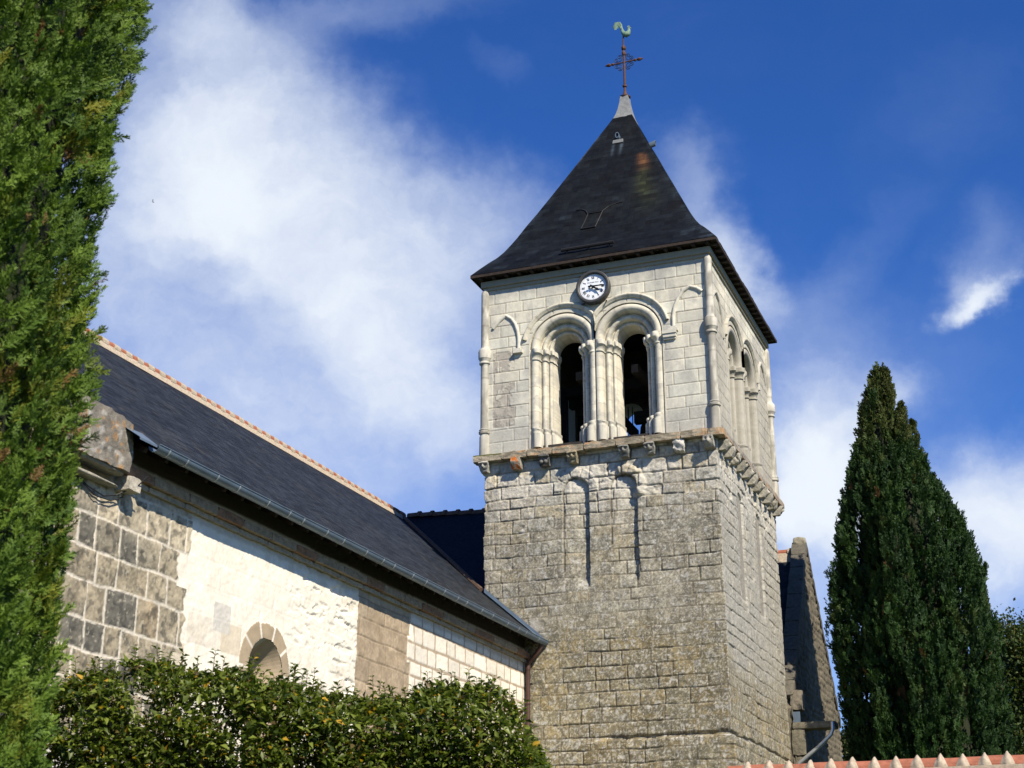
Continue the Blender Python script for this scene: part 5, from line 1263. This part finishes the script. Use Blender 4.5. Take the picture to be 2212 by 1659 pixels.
# cones on the dark cypress are too small to show; the laurel hedge
hd = thing('laurel_hedge', (1.4, -25.6, gz), 'leafy laurel hedge with yellowing leaves in front of the white nave wall', 'hedge')
def hedge():
    rs = np.random.default_rng(21)
    ex = np.array([.932, .361]); ey = np.array([-.361, .932]); o = np.array([-1.95, -26.75])
    def topz(s): return np.interp(s, [-.6, .0, .3, .6, .95, 1.4, 2.0, 2.6, 3.2, 3.75, 4.2, 4.8, 5.3, 5.7, 5.95, 6.2, 6.35], [.55, .80, 1.02, 1.36, 1.66, 1.93, 2.06, 2.05, 1.98, 1.88, 1.78, 1.86, 1.93, 1.80, 1.45, .9, .2]) + .22 * (fbm(s * 2.6, s * 0, 5, 4) - .5)
    n = 96000
    s = rs.uniform(-.6, 6.35, n); tz = topz(s); dpt = rs.uniform(0, 1, n) ** .85; z = tz - .03 - (tz + 1.6) * np.where(rs.uniform(0, 1, n) < .84, dpt * .47, .47 + .5 * dpt)
    half = .75 * np.clip(((tz - z) * 2.0 + .30), 0, 1) * (1 + .25 * (fbm(s * 2.2, z * 2.2, 6, 3) - .5) * 2)
    y = rs.uniform(-1, 1, n); y = np.sign(y) * np.abs(y) ** .55 * half
    q = np.where(rs.uniform(0, 1, n) < .75, -np.abs(y), y)
    P = np.stack([o[0] + ex[0] * s + ey[0] * q, o[1] + ex[1] * s + ey[1] * q, z], -1)
    kp = fbm(s * 3.4 + 4, z * 3.4 + q * 2, 8, 3) > .365 + .03 * np.sin(s * 2); P = P[kp]; n = len(P); s = s[kp]; q = q[kp]
    D = np.stack([-ey[0] * .6 + rs.normal(0, .7, n), -ey[1] * .6 + rs.normal(0, .7, n), rs.normal(.25, .55, n)], -1)
    Nn = np.stack([rs.normal(0, .5, n), rs.normal(-.3, .5, n), np.full(n, 1.0)], -1)
    g = rs.uniform(0, 1, n); C = mix(np.array([.038, .062, .011]), np.array([.195, .235, .038]), g ** 1.3)
    C = mix(C, np.array([.10, .055, .022]), ss(1.5, .2, s) * (rs.uniform(0, 1, n) < .35) * .7)
    C = mix(C, np.array([.10, .05, .03]), (rs.uniform(0, 1, n) < .05) * .7)
    ye = rs.uniform(0, 1, n) < .026; C = mix(C, np.array([.50, .30, .03]), ye * 1.0)
    L = rs.uniform(.055, .115, n)
    leaf_mesh('leaves', P, D, Nn, L, L * rs.uniform(.42, .55, n), C, M_LEAF, hd, .22, .18)
    # upright shoots along the top, with paired leaves
    SP = []; SD = []; SL_ = []; b = MB()
    for k in range(130):
        s = rs.uniform(.2, 5.95); base = topz(np.array([s]))[0]; h = rs.uniform(.03, .20); qq = rs.uniform(-.4, .4); lean = rs.normal(0, .05, 2)
        p0 = np.array([o[0] + ex[0] * s + ey[0] * qq, o[1] + ex[1] * s + ey[1] * qq, base - .25]); p1 = p0 + np.array([lean[0], lean[1], h + .22])
        b.tube([p0, p1], [.006, .003], 4)
        for t in np.arange(.3, 1.02, .10):
            for sg in (-1, 1):
                a = rs.uniform(0, 6.28); d = np.array([math.cos(a), math.sin(a), rs.uniform(.1, .9)])
                SP.append(p0 + (p1 - p0) * min(t, 1)); SD.append(d); SL_.append(rs.uniform(.06, .10) * (1.1 - .3 * t))
    n = len(SP); C = mix(np.array([.06, .085, .014]), np.array([.17, .205, .035]), rs.uniform(0, 1, n)); C = mix(C, np.array([.45, .28, .03]), (rs.uniform(0, 1, n) < .02) * 1.0)
    SL_ = np.array(SL_)
    leaf_mesh('shoot_leaves', np.array(SP), np.array(SD), np.stack([rs.normal(0, .4, n), rs.normal(0, .4, n), np.ones(n)], -1), SL_, SL_ * .48, C, M_LEAF, hd, .22, .22)
    for k in range(70):
        s = rs.uniform(-.4, 5.9); zt = topz(np.array([s]))[0] - .15; qq = rs.uniform(-.45, .45)
        p = np.array([o[0] + ex[0] * s + ey[0] * qq, o[1] + ex[1] * s + ey[1] * qq, gz]); pts = [p + np.array([rs.normal(0, .1), rs.normal(0, .1), f * (zt - gz)]) for f in (0, .4, .7, 1)]
        b.tube(pts, [.016, .012, .009, .004], 5)
    b.build('stems', M_BARK, hd)
hedge()

def broadleaf(name, c, zc0, rx, rz, n, label, cols, seed, trunkr=.16, lsz=(.10, .2), group=None):
    rs = np.random.default_rng(seed); t = thing(name, (c[0], c[1], gz), label, 'tree', group)
    b = MB(); b.tube([(c[0], c[1], gz - .1), (c[0] + .1, c[1], zc0 - rz * .9), (c[0], c[1], zc0 + rz * .5)], [trunkr * 1.3, trunkr, trunkr * .3], 9); b.build('trunk', M_BARK, t, True, 60)
    lm = MB(); P = []
    for k in range(42):
        a = rs.uniform(0, 6.28); e = rs.uniform(-.6, 1.0); rr = rs.uniform(.55, 1.0)
        tip = np.array([c[0] + rx * rr * math.cos(a) * math.cos(e), c[1] + rx * rr * math.sin(a) * math.cos(e), zc0 + rz * rr * math.sin(e)])
        st = np.array([c[0], c[1], zc0 - rz * rs.uniform(.1, .9)]); md = (st + tip) / 2 + np.array([0, 0, .2])
        lm.tube([st, md, tip], [.05, .03, .012], 5)
        m = n // 42; cl = rs.normal(0, 1, (m, 3)) * np.array([rx * .17, rx * .17, rz * .10]); P.append(tip + cl)
        m2 = n // 90; P.append(md + rs.normal(0, 1, (m2, 3)) * np.array([rx * .2, rx * .2, rz * .15]))
    lm.build('limbs', M_BARK, t)
    P = np.vstack(P); n = len(P); D = rs.normal(0, 1, (n, 3)); D[:, 2] -= .3
    C = mix(np.array(cols[0]), np.array(cols[1]), rs.uniform(0, 1, n)); C = mix(C, np.array(cols[2]), (rs.uniform(0, 1, n) < .10) * .8); L = rs.uniform(*lsz, n)
    leaf_mesh('crown', P, D, rs.normal(0, 1, (n, 3)) + np.array([0, 0, .8]), L, L * .6, C, M_TREE, t, .15, .1)
broadleaf('broadleaf_tree', (7.35, 25.5), 8.2, 2.3, 4.2, 38000, 'olive brown broadleaf tree at the right edge, partly hidden by the dark cypress', ((.022, .042, .010), (.065, .095, .018), (.14, .11, .025)), 31)
broadleaf('broadleaf_tree', (-.45, 27.0), 6.3, 1.3, 2.6, 9000, 'small yellow-green tree low in the gap between the chapel gable and the dark cypress', ((.035, .055, .016), (.09, .11, .03), (.17, .14, .04)), 33)

# ------------------------------------------------------------------ passing insect
bx = thing('flying_insect', (2.476, -29.979, 4.926), 'tiny dark flying insect against the white cloud right of the near cypress', 'insect')
def inc(p): return np.array([2.476, -29.979, 4.926]) + p[0] * RT + p[2] * np.array([0, 0, 1.0]) + p[1] * np.array([-.36, .93, 0])
b = MB(); b.tube([inc((-.006, 0, .005)), inc((-.003, 0, .003)), inc((.001, 0, 0)), inc((.005, 0, -.003)), inc((.009, 0, -.006))], [.0015, .004, .0042, .0035, .001], 8); b.build('body', M_IRON, bx, True, 80)
for sg in (-1, 1):
    b = MB(); r_ = [inc((.001, sg * .002, .003)), inc((.006, sg * .010, .012)), inc((.001, sg * .016, .017)), inc((-.003, sg * .008, .010))]; b.add(r_ + [Vector(p) + Vector((0, 0, .0003)) for p in r_], [(0, 1, 2, 3), (7, 6, 5, 4), (0, 4, 5, 1), (1, 5, 6, 2), (2, 6, 7, 3), (3, 7, 4, 0)]); b.build('wing', simple('insect_wing', (.4, .42, .42), .3), bx)
